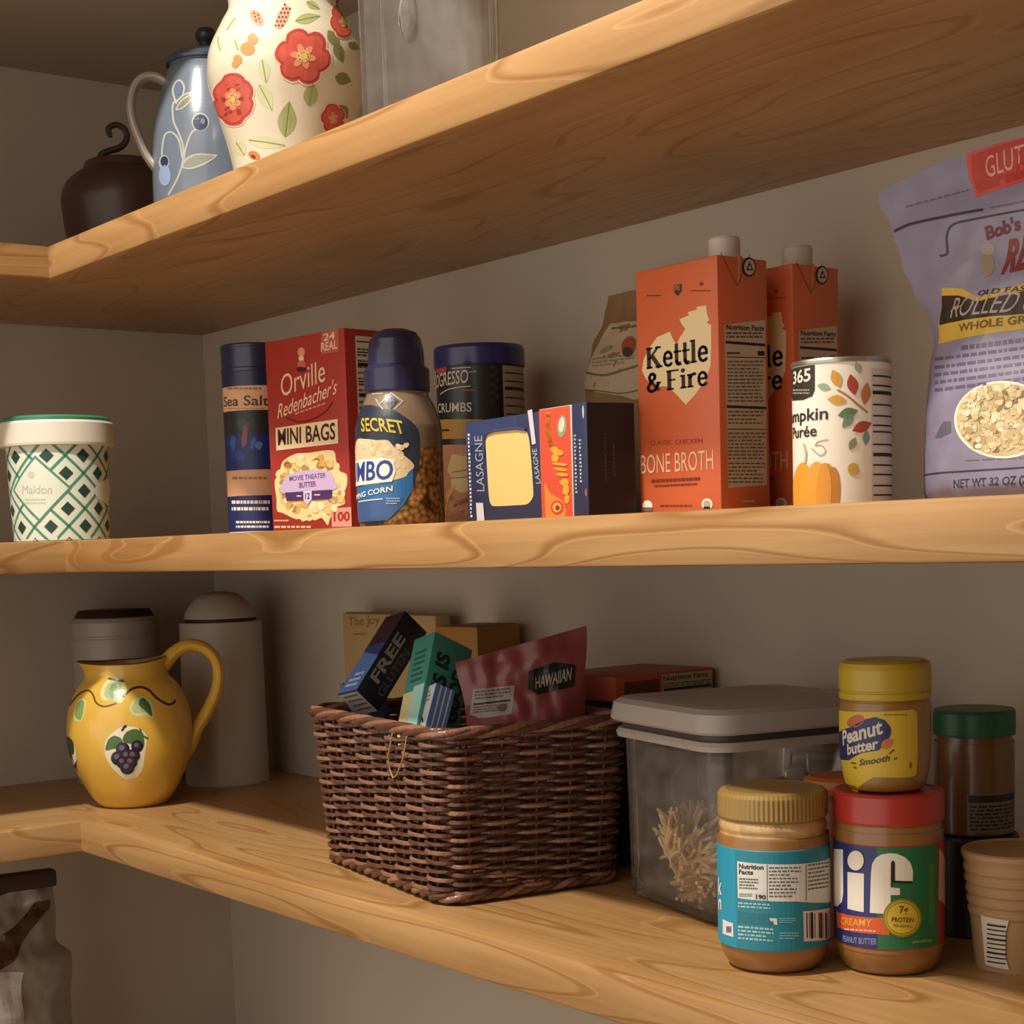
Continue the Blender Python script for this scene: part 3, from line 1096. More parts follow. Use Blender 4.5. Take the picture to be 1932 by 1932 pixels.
def build_mid_boxes():
    navy = mat('2b3354', 0.45, coat=0.15)
    ex = Vector((math.cos(math.radians(-5)), math.sin(math.radians(-5)), 0))
    c3 = Vector((1.0975, -0.2525, 0))
    c2 = c3 - ex * 0.0200
    c1 = c2 - ex * 0.0455
    # navy box, dark side
    t, M, k = carton('navy_box', 'narrow navy box with near-black side, left of the front orange carton', 'box', c3, 0.0196, 0.046, 0.0885, -5, ZM, mat('2c3555', 0.45))
    A = Art(front_surf, M, (860, 540), 4.11, (0.01, 0.04))
    wt = mat('b9bcc6', 0.5)
    A.para(0.003, 0.02, 0.006, 0.066, 16, wt, 2, raw=True, fill=0.55, ragged=0.5, word=0.9)
    A.para(0.0095, 0.028, 0.0125, 0.062, 12, wt, 2, raw=True, fill=0.55, ragged=0.4, word=0.9)
    A.ell(0.016, 0.081, 0.0012, 0.005, wt, 2, raw=True)
    A.ell(0.017, 0.02, 0.0012, 0.003, mat('a86a70', 0.5), 2, raw=True)
    A.emit(k)
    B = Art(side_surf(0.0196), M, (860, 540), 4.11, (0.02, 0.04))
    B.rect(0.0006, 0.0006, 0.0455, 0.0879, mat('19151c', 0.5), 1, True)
    B.para(0.016, 0.028, 0.018, 0.066, 14, mat('4a4248', 0.5), 2, raw=True, fill=0.7, ragged=0.4, word=0.9)
    B.para(0.024, 0.032, 0.026, 0.060, 9, mat('4a4248', 0.5), 2, raw=True, fill=0.7, ragged=0.5, word=0.9)
    B.emit(k)
    k.build('box_body', t, 0.5)
    # orange box
    t, M, k = carton('orange_box', 'orange and red upright box pressed between two navy boxes', 'box', c2, 0.0452, 0.046, 0.0880, -5, ZM, mat('d8cfc4', 0.45))
    A = Art(front_surf, M, (860, 540), 4.11, (0.02, 0.04))
    red, org = mat('d2523a', 0.45), mat('e0873c', 0.45)
    A.rect(0.0012, 0.0006, 0.0440, 0.0874, red, 1, True)
    A.curve([(720, 985), (715, 1080), (725, 1180), (745, 1250)], 34, org, 2)
    A.ell(825, 1085, 36, 85, mat('8f9f7a', 0.5), 2, 0.1)
    A.ell(825, 1075, 22, 60, mat('d9cdb4', 0.5), 3, 0.1)
    for i, (cx, cy, rx, ry) in enumerate(((770, 1270, 30, 26), (800, 1290, 44, 24), (775, 1330, 30, 34), (815, 1380, 60, 12), (815, 1420, 56, 12), (830, 1460, 50, 14), (845, 1520, 36, 30), (860, 1580, 26, 40), (865, 1650, 20, 40))):
        A.ell(cx, cy, rx, ry, mat('e6a238', 0.45), 3 + i % 2, 0.1, 12, wob=0.2, seed=i)
    A.poly([(690, 1520), (740, 1610), (830, 1660), (860, 1740), (850, 1800), (700, 1805)], org, 2)
    A.ell(790, 1715, 50, 55, mat('c4512f', 0.45), 3)
    A.ell(790, 1715, 34, 38, mat('e3a35c', 0.45), 4)
    A.ell(795, 1718, 16, 20, mat('8a3a26', 0.45), 5)
    A.emit(k)
    k.build('box_body', t, 0.5)
    # box with the cut-out window
    t, M, k = carton('window_box', 'navy blue box with a rounded pale yellow window, in front of the black can', 'box', c1, 0.1115, 0.046, 0.0865, -5, ZM, navy)
    A = Art(front_surf, M, (860, 540), 4.11, (0.05, 0.04))
    blu = mat('333d66', 0.45)
    A.rect(0.0005, 0.066, 0.082, 0.086, blu, 1, True)
    A.para(0.004, 0.006, 0.0075, 0.078, 22, mat('d5d3d8', 0.5), 2, raw=True, fill=0.6, ragged=0.3, word=0.9)
    A.text('LASAGNE', (225, 1590), (205, 1160), (165, 1590), mat('9aa0b0', 0.5), 2, 0.0)
    A.text('LASAGNE', (660, 1530), (628, 1260), (624, 1530), mat('b9bac4', 0.5), 2, 0.0)
    A.poly([(160, 1680), (215, 1680), (228, 1830), (170, 1830)], mat('cfc8d0', 0.5), 3)
    A.poly([(560, 965), (595, 955), (625, 1220), (595, 1230)], mat('cfc8d4', 0.5), 3)
    A.emit(k)
    k.build('box_body', t, 0.5)
    k = MB()
    W = Art(front_surf, M, (860, 540), 4.11, (0.05, 0.04), base=2)
    rim = [(232, 1190), (245, 1150), (300, 1125), (480, 1110), (540, 1120), (565, 1160), (580, 1260), (603, 1570), (598, 1640), (555, 1690), (450, 1700), (310, 1706), (275, 1690), (258, 1620), (240, 1330)]
    W.blob(rim, mat('d9c27a', 0.55), 1)
    W.emit(k)
    # a raised lip of card along the top left of the opening
    lip = [W.cv(q) for q in ((228, 1300), (228, 1180), (250, 1140), (310, 1118), (480, 1102), (550, 1112))]
    k.tube([front_surf(a, b, 0.0012) for a, b in lip], 0.0012, mat('39436b', 0.5), 6)
    k.build('window_panel', t, 0.5)


SER = {
    'K': ([[(0.13, 0), (0.13, 1)], [(0.13, 0.42), (0.62, 1)], [(0.30, 0.58), (0.68, 0)]], [0.20, 0.11, 0.20],
          [(0, 0.32, 0), (0, 0.32, 1), (0.46, 0.76, 1), (0.46, 0.82, 0)], 0.82),
    't': ([[(0.17, 1.0), (0.17, 0.16), (0.24, 0.04), (0.40, 0.06)]], [0.17], [(0.02, 0.40, 0.67)], 0.42),
    'l': ([[(0.16, 0), (0.16, 1.06)]], [0.18], [(0.0, 0.32, 0), (0.0, 0.16, 1.06)], 0.34),
    'F': ([[(0.13, 0), (0.13, 1)], [(0.1, 0.96), (0.62, 0.96)], [(0.13, 0.5), (0.45, 0.5)]], [0.2, 0.09, 0.09], [(0, 0.36, 0), (0, 0.2, 1), ], 0.68),
    'i': ([[(0.16, 0), (0.16, 0.68)]], [0.18], [(0.0, 0.32, 0), (0.0, 0.16, 0.68)], 0.35),
    'r': ([[(0.14, 0), (0.14, 0.68)], [(0.14, 0.45), (0.24, 0.62), (0.36, 0.67), (0.44, 0.60)]], [0.18, 0.13], [(0, 0.32, 0), (0, 0.14, 0.68)], 0.48),
    'e': ([[(0.10, 0.37), (0.46, 0.37), (0.45, 0.52), (0.38, 0.64), (0.27, 0.68), (0.15, 0.60), (0.10, 0.45), (0.10, 0.27), (0.16, 0.10), (0.28, 0.03), (0.40, 0.06), (0.48, 0.16)]], [0.13], [], 0.55),
    '&': ([[(0.66, 0.06), (0.20, 0.62), (0.16, 0.78), (0.24, 0.92), (0.36, 0.94), (0.46, 0.84), (0.44, 0.70), (0.18, 0.44), (0.08, 0.26), (0.14, 0.10), (0.28, 0.04), (0.44, 0.10), (0.60, 0.34), (0.64, 0.50)]], [0.15], [(0.52, 0.76, 0.5)], 0.78),
    ' ': ([], [], [], 0.28),
}


def slab_text(A, s, P0, P1, P2, m, layer):
    """slab-serif lettering drawn stroke by stroke between three surface points"""
    a, b, c = A.cv(P0), A.cv(P1), A.cv(P2)
    tot = sum(SER[ch][3] for ch in s)
    ex = ((b[0] - a[0]) / tot, (b[1] - a[1]) / tot)
    ey = (c[0] - a[0], c[1] - a[1])
    x = 0.0
    f = lambda p: (a[0] + ex[0] * p[0] + ey[0] * p[1], a[1] + ex[1] * p[0] + ey[1] * p[1])
    for ch in s:
        st, wd, se, adv = SER[ch]
        for q, wv in zip(st, wd):
            q = [(x + px, py) for px, py in q]
            for (x0, y0), (x1, y1) in zip(q, q[1:]):
                l = math.hypot(x1 - x0, y1 - y0)
                nx, ny = -(y1 - y0) / l * wv / 2, (x1 - x0) / l * wv / 2
                A.L.append((m, layer, [f((x0 + nx, y0 + ny)), f((x1 + nx, y1 + ny)), f((x1 - nx, y1 - ny)), f((x0 - nx, y0 - ny))]))
            for px, py in q[1:-1]:
                A.L.append((m, layer, [f((px + wv / 2 * math.cos(i * PI / 4), py + wv / 2 * math.sin(i * PI / 4))) for i in range(8)]))
        for x0, x1, yy in se:
            h = 0.09 if yy not in (0,) else 0.09
            y0 = yy if yy == 0 else yy - h
            A.L.append((m, layer, [f((x + x0, y0)), f((x + x1, y0)), f((x + x1, y0 + h)), f((x + x0, y0 + h))]))
        if ch == 'i':
            A.L.append((m, layer, [f((x + 0.15 + 0.11 * math.cos(i * PI / 5), 0.90 + 0.11 * math.sin(i * PI / 5))) for i in range(10)]))
        x += adv


def build_broth():
    org = mat('d4683f', 0.4, coat=0.2)
    labs = ('orange broth carton standing in front, right of the navy boxes', 'orange broth carton standing behind the other one, near the pumpkin can')
    w_, d_, h_ = 0.0887, 0.0528, 0.1885
    cream, ink, pch, dk = mat('e8d3a4', 0.5), mat('2b2018', 0.5), mat('eec09a', 0.5), mat('7c2f1c', 0.5)
    proto = None
    t, M, k = carton('broth_carton', labs[0], 'carton', (1.1873, -0.2), w_, d_, h_, 0, ZM, org, 0.0012, 'orange broth cartons')
    A = Art(front_surf, M, (1180, 420), 3.332, (0.04, 0.09))
    A.poly([(105, 930), (115, 860), (150, 790), (200, 720), (280, 685), (300, 730), (322, 768), (345, 720), (378, 668), (355, 640), (340, 608), (400, 582), (392, 563), (450, 548), (448, 530), (508, 520),
            (515, 580), (530, 612), (512, 628), (540, 645), (540, 760), (537, 900), (505, 990), (440, 1080), (380, 1145), (330, 1090), (270, 1030), (190, 1030), (130, 985)], cream, 1)
    slab_text(A, 'Kettle', (135, 922), (525, 868), (132, 790), ink, 2)
    slab_text(A, '& Fire', (135, 1072), (522, 1022), (132, 950), ink, 2)
    A.text('BONE BROTH', (100, 1580), (555, 1550), (98, 1462), pch, 2, 0.0)
    A.text('CLASSIC CHICKEN', (155, 1400), (485, 1385), (155, 1372), mat('a8452a', 0.5), 2, 0.0)
    A.para(165, 1615, 470, 1640, 1, dk, 2, slope=-0.05, ragged=0, word=0.06, fill=0.8)
    A.para(185, 1650, 450, 1665, 1, dk, 2, slope=-0.05, ragged=0, word=0.06, fill=0.8)
    A.para(220, 1775, 420, 1795, 1, dk, 2, ragged=0, word=0.1)
    A.ell(515, 1770, 34, 36, WHITE, 2)
    A.ell(515, 1768, 24, 22, mat('b7a68c', 0.5), 3)
    A.rect(495, 1785, 535, 1800, INK, 4)
    A.ell(140, 1780, 32, 34, WHITE, 2)
    A.rect(110, 1790, 172, 1812, mat('7a6a58', 0.5), 3)
    A.poly([(305, 395), (355, 385), (355, 430), (330, 462), (308, 438)], mat('4a2a1a', 0.5), 2)
    A.text('FK', (312, 430), (350, 425), (312, 398), mat('c07a50', 0.5), 3, 0.02)
    A.para(135, 455, 230, 470, 1, dk, 2)
    A.para(412, 425, 540, 438, 1, dk, 2)
    A.ell(478, 385, 10, 12, dk, 2)
    A.emit(k)
    # side panel: recycling mark, nutrition label
    B = Art(side_surf(w_), M, (1180, 420), 3.332, (0.03, 0.09))
    lab = mat('c9b49a', 0.55)
    B.ell(775, 280, 44, 62, mat('2a1a12', 0.5), 1)
    B.ell(778, 280, 34, 50, mat('c9b0a0', 0.5), 2)
    B.poly([(778, 245), (800, 300), (756, 300)], mat('2a1a12', 0.5), 3)
    B.poly([(778, 265), (790, 292), (766, 292)], mat('c9b0a0', 0.5), 4)
    B.poly([(620, 640), (878, 612), (888, 1650), (645, 1668)], lab, 1)
    B.text('Nutrition Facts', (632, 672), (868, 680), (632, 640), INK, 2, 0.02)
    B.para(632, 690, 860, 735, 2, GREYINK, 2, ragged=0.1)
    B.line([(632, 752), (872, 770)], 16, INK, 2)
    B.para(636, 815, 720, 838, 1, INK, 2)
    B.rect(830, 808, 872, 836, INK, 2)
    B.line([(636, 845), (874, 850)], 5, INK, 2)
    B.para(640, 870, 870, 1140, 12, GREYINK, 2, ragged=0.15, fill=0.35)
    B.line([(638, 1156), (880, 1166)], 16, INK, 2)
    B.para(642, 1185, 872, 1280, 4, GREYINK, 2, fill=0.35)
    B.line([(640, 1298), (880, 1300)], 5, INK, 2)
    B.para(642, 1320, 880, 1500, 8, mat('6e6456', 0.5), 2, fill=0.45, ragged=0.1)
    B.para(644, 1510, 880, 1650, 6, GREYINK, 2, fill=0.35)
    B.para(735, 1745, 810, 1770, 1, lab, 2)
    B.line([(598, 190), (700, 395)], 5, mat('8a3a20', 0.4), 1)
    B.line([(705, 395), (780, 200)], 4, mat('8a3a20', 0.4), 1)
    B.poly([(702, 200), (722, 205), (716, 400), (704, 440)], mat('d08a68', 0.3), 1)  # painted highlight on the glued tip of the side flap
    B.emit(k)
    k.build('carton_body', t, 0.5)
    k = MB()
    k.lathe([(0.0135, 0), (0.0135, 0.004), (0.0118, 0.0045), (0.0120, 0.0165), (0.0110, 0.0185), (0, 0.0187)], mat('cfc6ba', 0.5), 40, cx=0.0640, cy=0.0330, rib=lambda z, a: 1 + 0.012 * math.cos(a * 36) * (0.005 < z < 0.016))
    for i in range(len(k.v)):
        dx, dy = k.v[i][0] - 0.0640, k.v[i][1] - 0.0330
        k.v[i] = (0.0640 + dx, 0.0330 + dy, k.v[i][2] + h_)
    k.build('screw_cap', t)
    r = t.copy()
    COL.objects.link(r)
    r.location = (1.1880 - w_, -0.12, ZM)
    r['label'] = labs[1]
    for ch in list(t.children):
        c = ch.copy()
        COL.objects.link(c)
        c.parent = r


def pouch(k, hw, dep, H, m, nu=36, nv=44, wr=0.002, seed=0, cen=None, top=None, back=None):
    """a filled bag: hw(v) half width, dep(v) half depth, v in metres; returns the front surface function"""
    def fr(u, v, off):
        s = max(-1.0, min(1.0, u / 0.1))
        b = (1 - abs(s) ** 2.6)
        wob = wr * noise.noise(Vector((s * 2.1 + seed, v * 34, seed))) + wr * 0.6 * noise.noise(Vector((s * 5 + seed, v * 60, 4.2)))
        cx = cen(v) if cen else 0
        tz = (top(s) if top else 0) * (v / H) ** 3
        return Vector((cx + s * hw(v), -dep(v) * b - wob * (0.4 + b) - off, v + tz))

    def bk(u, v):
        s = max(-1.0, min(1.0, u / 0.1))
        b = (1 - abs(s) ** 2.6)
        cx = cen(v) if cen else 0
        tz = (top(s) if top else 0) * (v / H) ** 3
        fy = fr(u, v, 0).y
        return Vector((cx + s * hw(v), max(dep(v) * b, fy + 0.0008), v + tz))
    k.grid(lambda a, b: fr((a - 0.5) * 0.2, b * H, 0), nu, nv, m)
    k.grid(lambda a, b: bk((0.5 - a) * 0.2, b * H), nu, nv, back or m)
    n = nu
    bot = [fr((i / n - 0.5) * 0.2, 0, 0) for i in range(n + 1)] + [bk((0.5 - i / n) * 0.2, 0) for i in range(n + 1)]
    k.add(bot, [tuple(range(len(bot)))[::-1]], m)
    return fr


def interp(tab):
    def f(v):
        if v <= tab[0][0]:
            return tab[0][1]
        for (a, b), (c, d) in zip(tab, tab[1:]):
            if v <= c:
                t = (v - a) / (c - a)
                t = t * t * (3 - 2 * t)
                return b + (d - b) * t
        return tab[-1][1]
    return f


def build_oats():
    x, y = 1.456, -0.205
    lav = mat('86829a', 0.38, coat=0.25, bump=0.15, bscale=35)
    t = thing('oats_bag', 'lavender bag of rolled oats with red banner, at the far right of the middle shelf', 'bag', (x, y, ZM), 0)
    M = xf((x, y, ZM))
    k = MB()
    hw = interp([(0, 0.076), (0.006, 0.080), (0.05, 0.079), (0.085, 0.075), (0.105, 0.0715), (0.118, 0.075), (0.135, 0.087), (0.156, 0.097), (0.178, 0.104), (0.2, 0.115), (0.22, 0.117)])
    dp = interp([(0, 0.030), (0.01, 0.036), (0.06, 0.036), (0.11, 0.026), (0.16, 0.012), (0.19, 0.004), (0.22, 0.0015)])
    H = 0.204
    fr = pouch(k, hw, dp, H, lav, 48, 60, 0.0022, 3.3, top=lambda s: 0.012 * (1 - s * s) if s < 0 else 0.012)
    A = Art(fr, M, (1680, 500), 4.2, (-0.06, 0.08), clip=(-0.0985, 0.001, 0.0995, H - 0.001), su=0.006, sv=0.006)
    B = Art(fr, M, (1620, 220), 5.083, (-0.06, 0.15), clip=(-0.0985, 0.001, 0.0995, H - 0.0005), su=0.006, sv=0.006)
    ink, yel, brn = mat('3a3448', 0.4), mat('c8a746', 0.4), mat('32241c', 0.4)
    # middle label
    A.poly([(408, 180), (560, 185), (700, 260), (850, 200), (1100, 140), (1500, 110), (1500, 460), (1058, 505), (800, 540), (600, 575), (380, 630), (378, 480), (400, 420)], yel, 1)
    A.poly([(408, 245), (540, 242), (690, 290), (850, 250), (1058, 205), (1500, 170), (1500, 370), (1058, 388), (800, 405), (560, 440), (390, 478)], brn, 2)
    A.text('ROLLED OATS', (475, 420), (1490, 350), (500, 265), mat('a39a98', 0.4), 3, 0.0, shear=0.02)
    A.text('OLD FASHIONED', (690, 245), (1500, 170), (700, 205), brn, 3, 0.01)
    A.text('WHOLE GRAIN', (545, 530), (1290, 440), (545, 470), mat('6b5420', 0.4), 3, 0.02)
    for i, yy in enumerate((640, 735, 800, 860, 920, 980)):
        xs = 560 if i == 0 else 350
        A.para(xs, yy, 1500, yy + (44 if i == 0 else 32), 1, mat('5c566e', 0.4), 1, slope=-0.13, ragged=0.0, word=0.05, seed=i, fill=0.8)
    A.ell(890, 1225, 385, 308, mat('f0ead8', 0.45), 1, 0, 40)
    A.ell(890, 1222, 365, 290, mat('cdbb8e', 0.6), 2, 0, 40)
    rnd = random.Random(11)
    cc = [mat('e2d3aa', 0.6), mat('d2bf90', 0.6), mat('bda878', 0.6), mat('eee2c0', 0.6), mat('8f7d56', 0.6)]
    for i in range(330):
        a = rnd.random() * 2 * PI
        r = rnd.random() ** 0.5
        px, py = 890 + 345 * r * math.cos(a), 1222 + 272 * r * math.sin(a)
        c = cc[rnd.choice([0, 0, 1, 1, 2, 3, 3, 4])]
        A.ell(px, py, 24 + 12 * rnd.random(), 16 + 8 * rnd.random(), c, 3 + i % 3, rnd.random() * 3, 8, wob=0.3, seed=i)
    A.poly([(350, 1370), (420, 1240), (480, 1240), (480, 1330), (400, 1370)], mat('5f6070', 0.4), 1)
    A.line([(270, 1668), (1500, 1585)], 14, ink, 1)
    A.text('NET WT 32 OZ (2 LB) 907g', (500, 1765), (1500, 1715), (500, 1700), ink, 1, 0.02)
    A.para(600, 1545, 1300, 1565, 1, mat('6b6678', 0.4), 1, slope=-0.05)
    A.emit(k, 0.00014)
    # upper part
    red = mat('b03a34', 0.4)
    B.poly([(1035, 355), (1700, 160), (1900, 120), (1900, 520), (1586, 620), (1130, 775), (1060, 600)], mat('c4504c', 0.4), 1)
    B.poly([(1085, 370), (1700, 180), (1900, 140), (1900, 500), (1586, 585), (1145, 735), (1095, 600)], red, 2)
    B.text('GLUTEN FREE', (1235, 590), (2150, 300), (1215, 390), mat('d99a90', 0.4), 3, 0.0)
    B.line([(340, 1100), (480, 1035), (800, 965), (1190, 893)], 26, ink, 1)
    B.curve([(780, 1335), (850, 1310), (845, 1150), (900, 1040), (1100, 985), (1586, 895), (1900, 850)], 20, ink, 1)
    B.para(450, 860, 1060, 890, 1, mat('5f5a70', 0.4), 1, slope=-0.27, ragged=0, word=0.1)
    B.para(1260, 870, 1590, 900, 1, mat('5f5a70', 0.4), 1, slope=-0.2, ragged=0)
    B.text("Bob's", (1230, 1180), (1560, 1080), (1205, 1050), mat('6b3038', 0.4), 2, 0.04)
    B.text('RED MILL', (1370, 1500), (2300, 1300), (1400, 1190), mat('7c3230', 0.4), 2, 0.04, shear=0.05)
    B.ell(1235, 1420, 70, 110, mat('8f806e', 0.4), 2)
    B.ell(1240, 1270, 70, 60, mat('9a948c', 0.4), 2)
    B.emit(k, 0.00014)
    k.build('bag_pouch', t, 0.9)


def build_pumpkin_can():
    x, y = 1.3376, -0.24
    t, M = jar_root('pumpkin_can', 'white pumpkin puree can with autumn leaves, in front of the rear orange carton', 'can', x, y, ZM)
    R = 0.0316
    H = 0.094
    prof = [(R, 0), (R, H)]
    k = MB()
    wh = mat('e8e2d4', 0.4)
    k.lathe([(R - 0.001, 0), (R, 0.0015), (R, 0.0905)], wh)
    A = cyl_art(prof, R, M, (1420, 420), 3.45, guess=(0, 0.05), clip=(-0.049, 0.0008, 0.049, 0.09))
    ink = mat('22201c', 0.5)
    A.poly([(255, 920), (405, 915), (405, 1090), (390, 1130), (330, 1155), (260, 1160), (240, 1140)], mat('2c2820', 0.5), 1)
    A.text('365', (288, 1046), (380, 1028), (288, 962), mat('d9d2c4', 0.5), 2, 0.02, f=(0.28, 1))
    A.para(265, 1085, 375, 1125, 2, mat('9c9488', 0.5), 2)
    A.text('Pumpkin', (276, 1300), (490, 1278), (276, 1222), ink, 2, 0.012, f=(0.36, 1))
    A.text('Pur\u00e9e', (286, 1402), (418, 1388), (286, 1330), ink, 2, 0.012, f=(0.26, 1))
    o1, o2 = mat('dd9a34', 0.5), mat('c9822a', 0.5)
    A.ell(330, 1760, 70, 200, o1, 1, 0)
    A.ell(420, 1755, 80, 200, o1, 2, 0)
    A.ell(480, 1755, 80, 190, o2, 1, 0)
    A.ell(520, 1755, 50, 165, mat('b87828', 0.5), 2, 0.05)
    A.ell(465, 1755, 50, 192, mat('d4902e', 0.5), 3, 0.02)
    A.curve([(345, 1560), (350, 1500), (335, 1440)], 12, mat('b9b690', 0.5), 3)
    A.curve([(385, 1470), (440, 1515), (475, 1490), (450, 1450), (410, 1450), (430, 1425), (490, 1412)], 7, mat('a8a493', 0.5), 2)
    A.curve([(555, 1090), (620, 1130), (690, 1190), (745, 1235)], 13, mat('a87c50', 0.5), 1)
    for cx, cy, l, wd, rot, hx in ((545, 1015, 62, 36, 1.15, 'c9953c'), (650, 1055, 70, 36, 1.35, 'a8463a'), (735, 1115, 75, 32, 1.7, 'b9794a'), (465, 1070, 46, 24, 0.25, '8fa090'), (550, 1155, 64, 32, 0.1, 'c99a3c'),
                                   (620, 1240, 68, 34, -0.25, '5f7a52'), (620, 1290, 60, 28, -0.9, '6f8a70'), (710, 1330, 68, 36, -0.4, 'a8463a'), (738, 1400, 50, 22, -1.5, '7a9690'), (685, 945, 40, 22, 1.2, '97a08c'), (650, 1440, 46, 24, -1.1, '8a8a60')):
        c, sn = math.cos(rot), math.sin(rot)
        up, dn = [], []
        for i in range(9):
            q = i / 8
            xx, yy = (q - 0.5) * 2 * l, wd * math.sin(PI * q)
            up.append((cx + xx * c - yy * sn, cy + xx * sn + yy * c))
            dn.append((cx + xx * c + yy * sn, cy + xx * sn - yy * c))
        A.poly(up + dn[::-1][1:-1], mat(hx, 0.5), 2)
    A.ell(655, 1605, 36, 40, mat('c9a048', 0.5), 2)
    q0 = A.cv((775, 1300))[0]
    A.rect(q0, 0.002, 0.0488, 0.086, mat('cfc6b8', 0.5), 1, True)
    for i, zz in enumerate((0.081, 0.075, 0.070, 0.063, 0.056, 0.050, 0.046, 0.038, 0.031, 0.025, 0.019, 0.012, 0.006)):
        A.rect(q0 + 0.0008, zz, 0.047, zz + (0.0022 if i in (2, 8) else 0.0010), INK, 2, True)
    A.emit(k)
    k.build('can_label', t)
    k = MB()
    k.lathe([(R - 0.0008, 0.0900), (R + 0.0006, 0.0908), (R + 0.0008, 0.0925), (R + 0.0002, 0.0938), (R - 0.002, 0.0940), (R - 0.0025, 0.0915), (0, 0.0915)], mat('b9b4aa', 0.28, metal=0.9))
    k.build('can_rim', t)


def build_paper_bag():
    t = thing('paper_bag', 'folded brown paper bag of food behind the front orange carton', 'bag', (0.955, -0.058, ZM), math.radians(6))
    M = xf((0.955, -0.058, ZM), math.radians(6))
    kr = mat('8a6a48', 0.8, bump=0.25, bscale=30)
    k = MB()
    hw = interp([(0, 0.074), (0.10, 0.073), (0.13, 0.076), (0.16, 0.066), (0.185, 0.050), (0.205, 0.044)])
    dp = interp([(0, 0.038), (0.10, 0.036), (0.14, 0.028), (0.17, 0.014), (0.19, 0.006), (0.205, 0.005)])
    fr = pouch(k, hw, dp, 0.205, kr, 36, 40, 0.003, 7.1)
    A = Art(fr, M, (860, 540), 4.11, (-0.02, 0.15), clip=(-0.097, 0.0, 0.097, 0.2), su=0.01, sv=0.008)
    A.poly([(1200, 290), (1640, 250), (1640, 860), (1380, 880), (1290, 850), (920, 800), (1040, 590)], mat('b9a78c', 0.7), 1)
    A.curve([(1010, 670), (1150, 690), (1300, 650), (1500, 590)], 16, mat('6f604a', 0.7), 2)
    A.curve([(920, 800), (1100, 810), (1300, 830), (1500, 780)], 10, mat('6f604a', 0.7), 2)
    A.ell(1345, 460, 55, 75, mat('a3543a', 0.6), 2, 0.3)
    A.ell(1335, 510, 40, 40, mat('4f3a28', 0.6), 3, 0.3)
    A.ell(1170, 490, 60, 20, mat('8f8068', 0.7), 2, -0.5)
    A.para(1210, 320, 1420, 350, 1, mat('6f604a', 0.7), 2, slope=-0.1)
    A.para(1060, 560, 1390, 640, 3, mat('8f8068', 0.7), 2, slope=-0.12)
    A.emit(k, 0.0003)
    k.build('bag_body', t, 0.9)


# ================================================================== LOWER SHELF
def build_grey_canister():
    t, M = jar_root('grey_canister', 'squat pale grey lidded canister behind the yellow jug', 'canister', 0.09, -0.192, ZB)
    g = mat('a49a8f', 0.45, coat=0.15)
    k = MB()
    k.lathe([(0.052, 0), (0.0555, 0.003), (0.0552, 0.187), (0.0545, 0.188), (0.0545, 0.190), (0.0552, 0.191)], g)
    k.build('canister_body', t)
    k = MB()
    k.lathe([(0.0553, 0.1912), (0.0556, 0.193), (0.0550, 0.208), (0.052, 0.213), (0.050, 0.214)], g)
    l = k.build('lid', t)
    k = MB()
    k.lathe([(0.0500, 0.2138), (0.046, 0.2215), (0.044, 0.223), (0, 0.223)], mat('2c1d12', 0.5))
    k.build('lid_plate', l)


def build_white_canister():
    t, M = jar_root('white_canister', 'tall plain off-white canister with domed lid, right of the yellow jug', 'canister', 0.2004, -0.0992, ZB)
    g = mat('b3a899', 0.5, coat=0.1)
    k = MB()
    k.lathe([(0.0515, 0), (0.0525, 0.002), (0.0515, 0.2045), (0.0495, 0.2055), (0.045, 0.2055)], g)
    k.build('canister_body', t)
    k = MB()
    k.lathe([(0.0445, 0.2040), (0.0450, 0.2095)], mat('2a1a10', 0.6))
    sl = k.build('dark_seal', t)
    sl['label'] = 'dark seal ring'
    k = MB()
    k.lathe(smooth_prof([(0.0450, 0.2095), (0.0445, 0.213), (0.040, 0.223), (0.030, 0.2345), (0.018, 0.241), (0.0, 0.243)]), g)
    k.build('domed_lid', t)


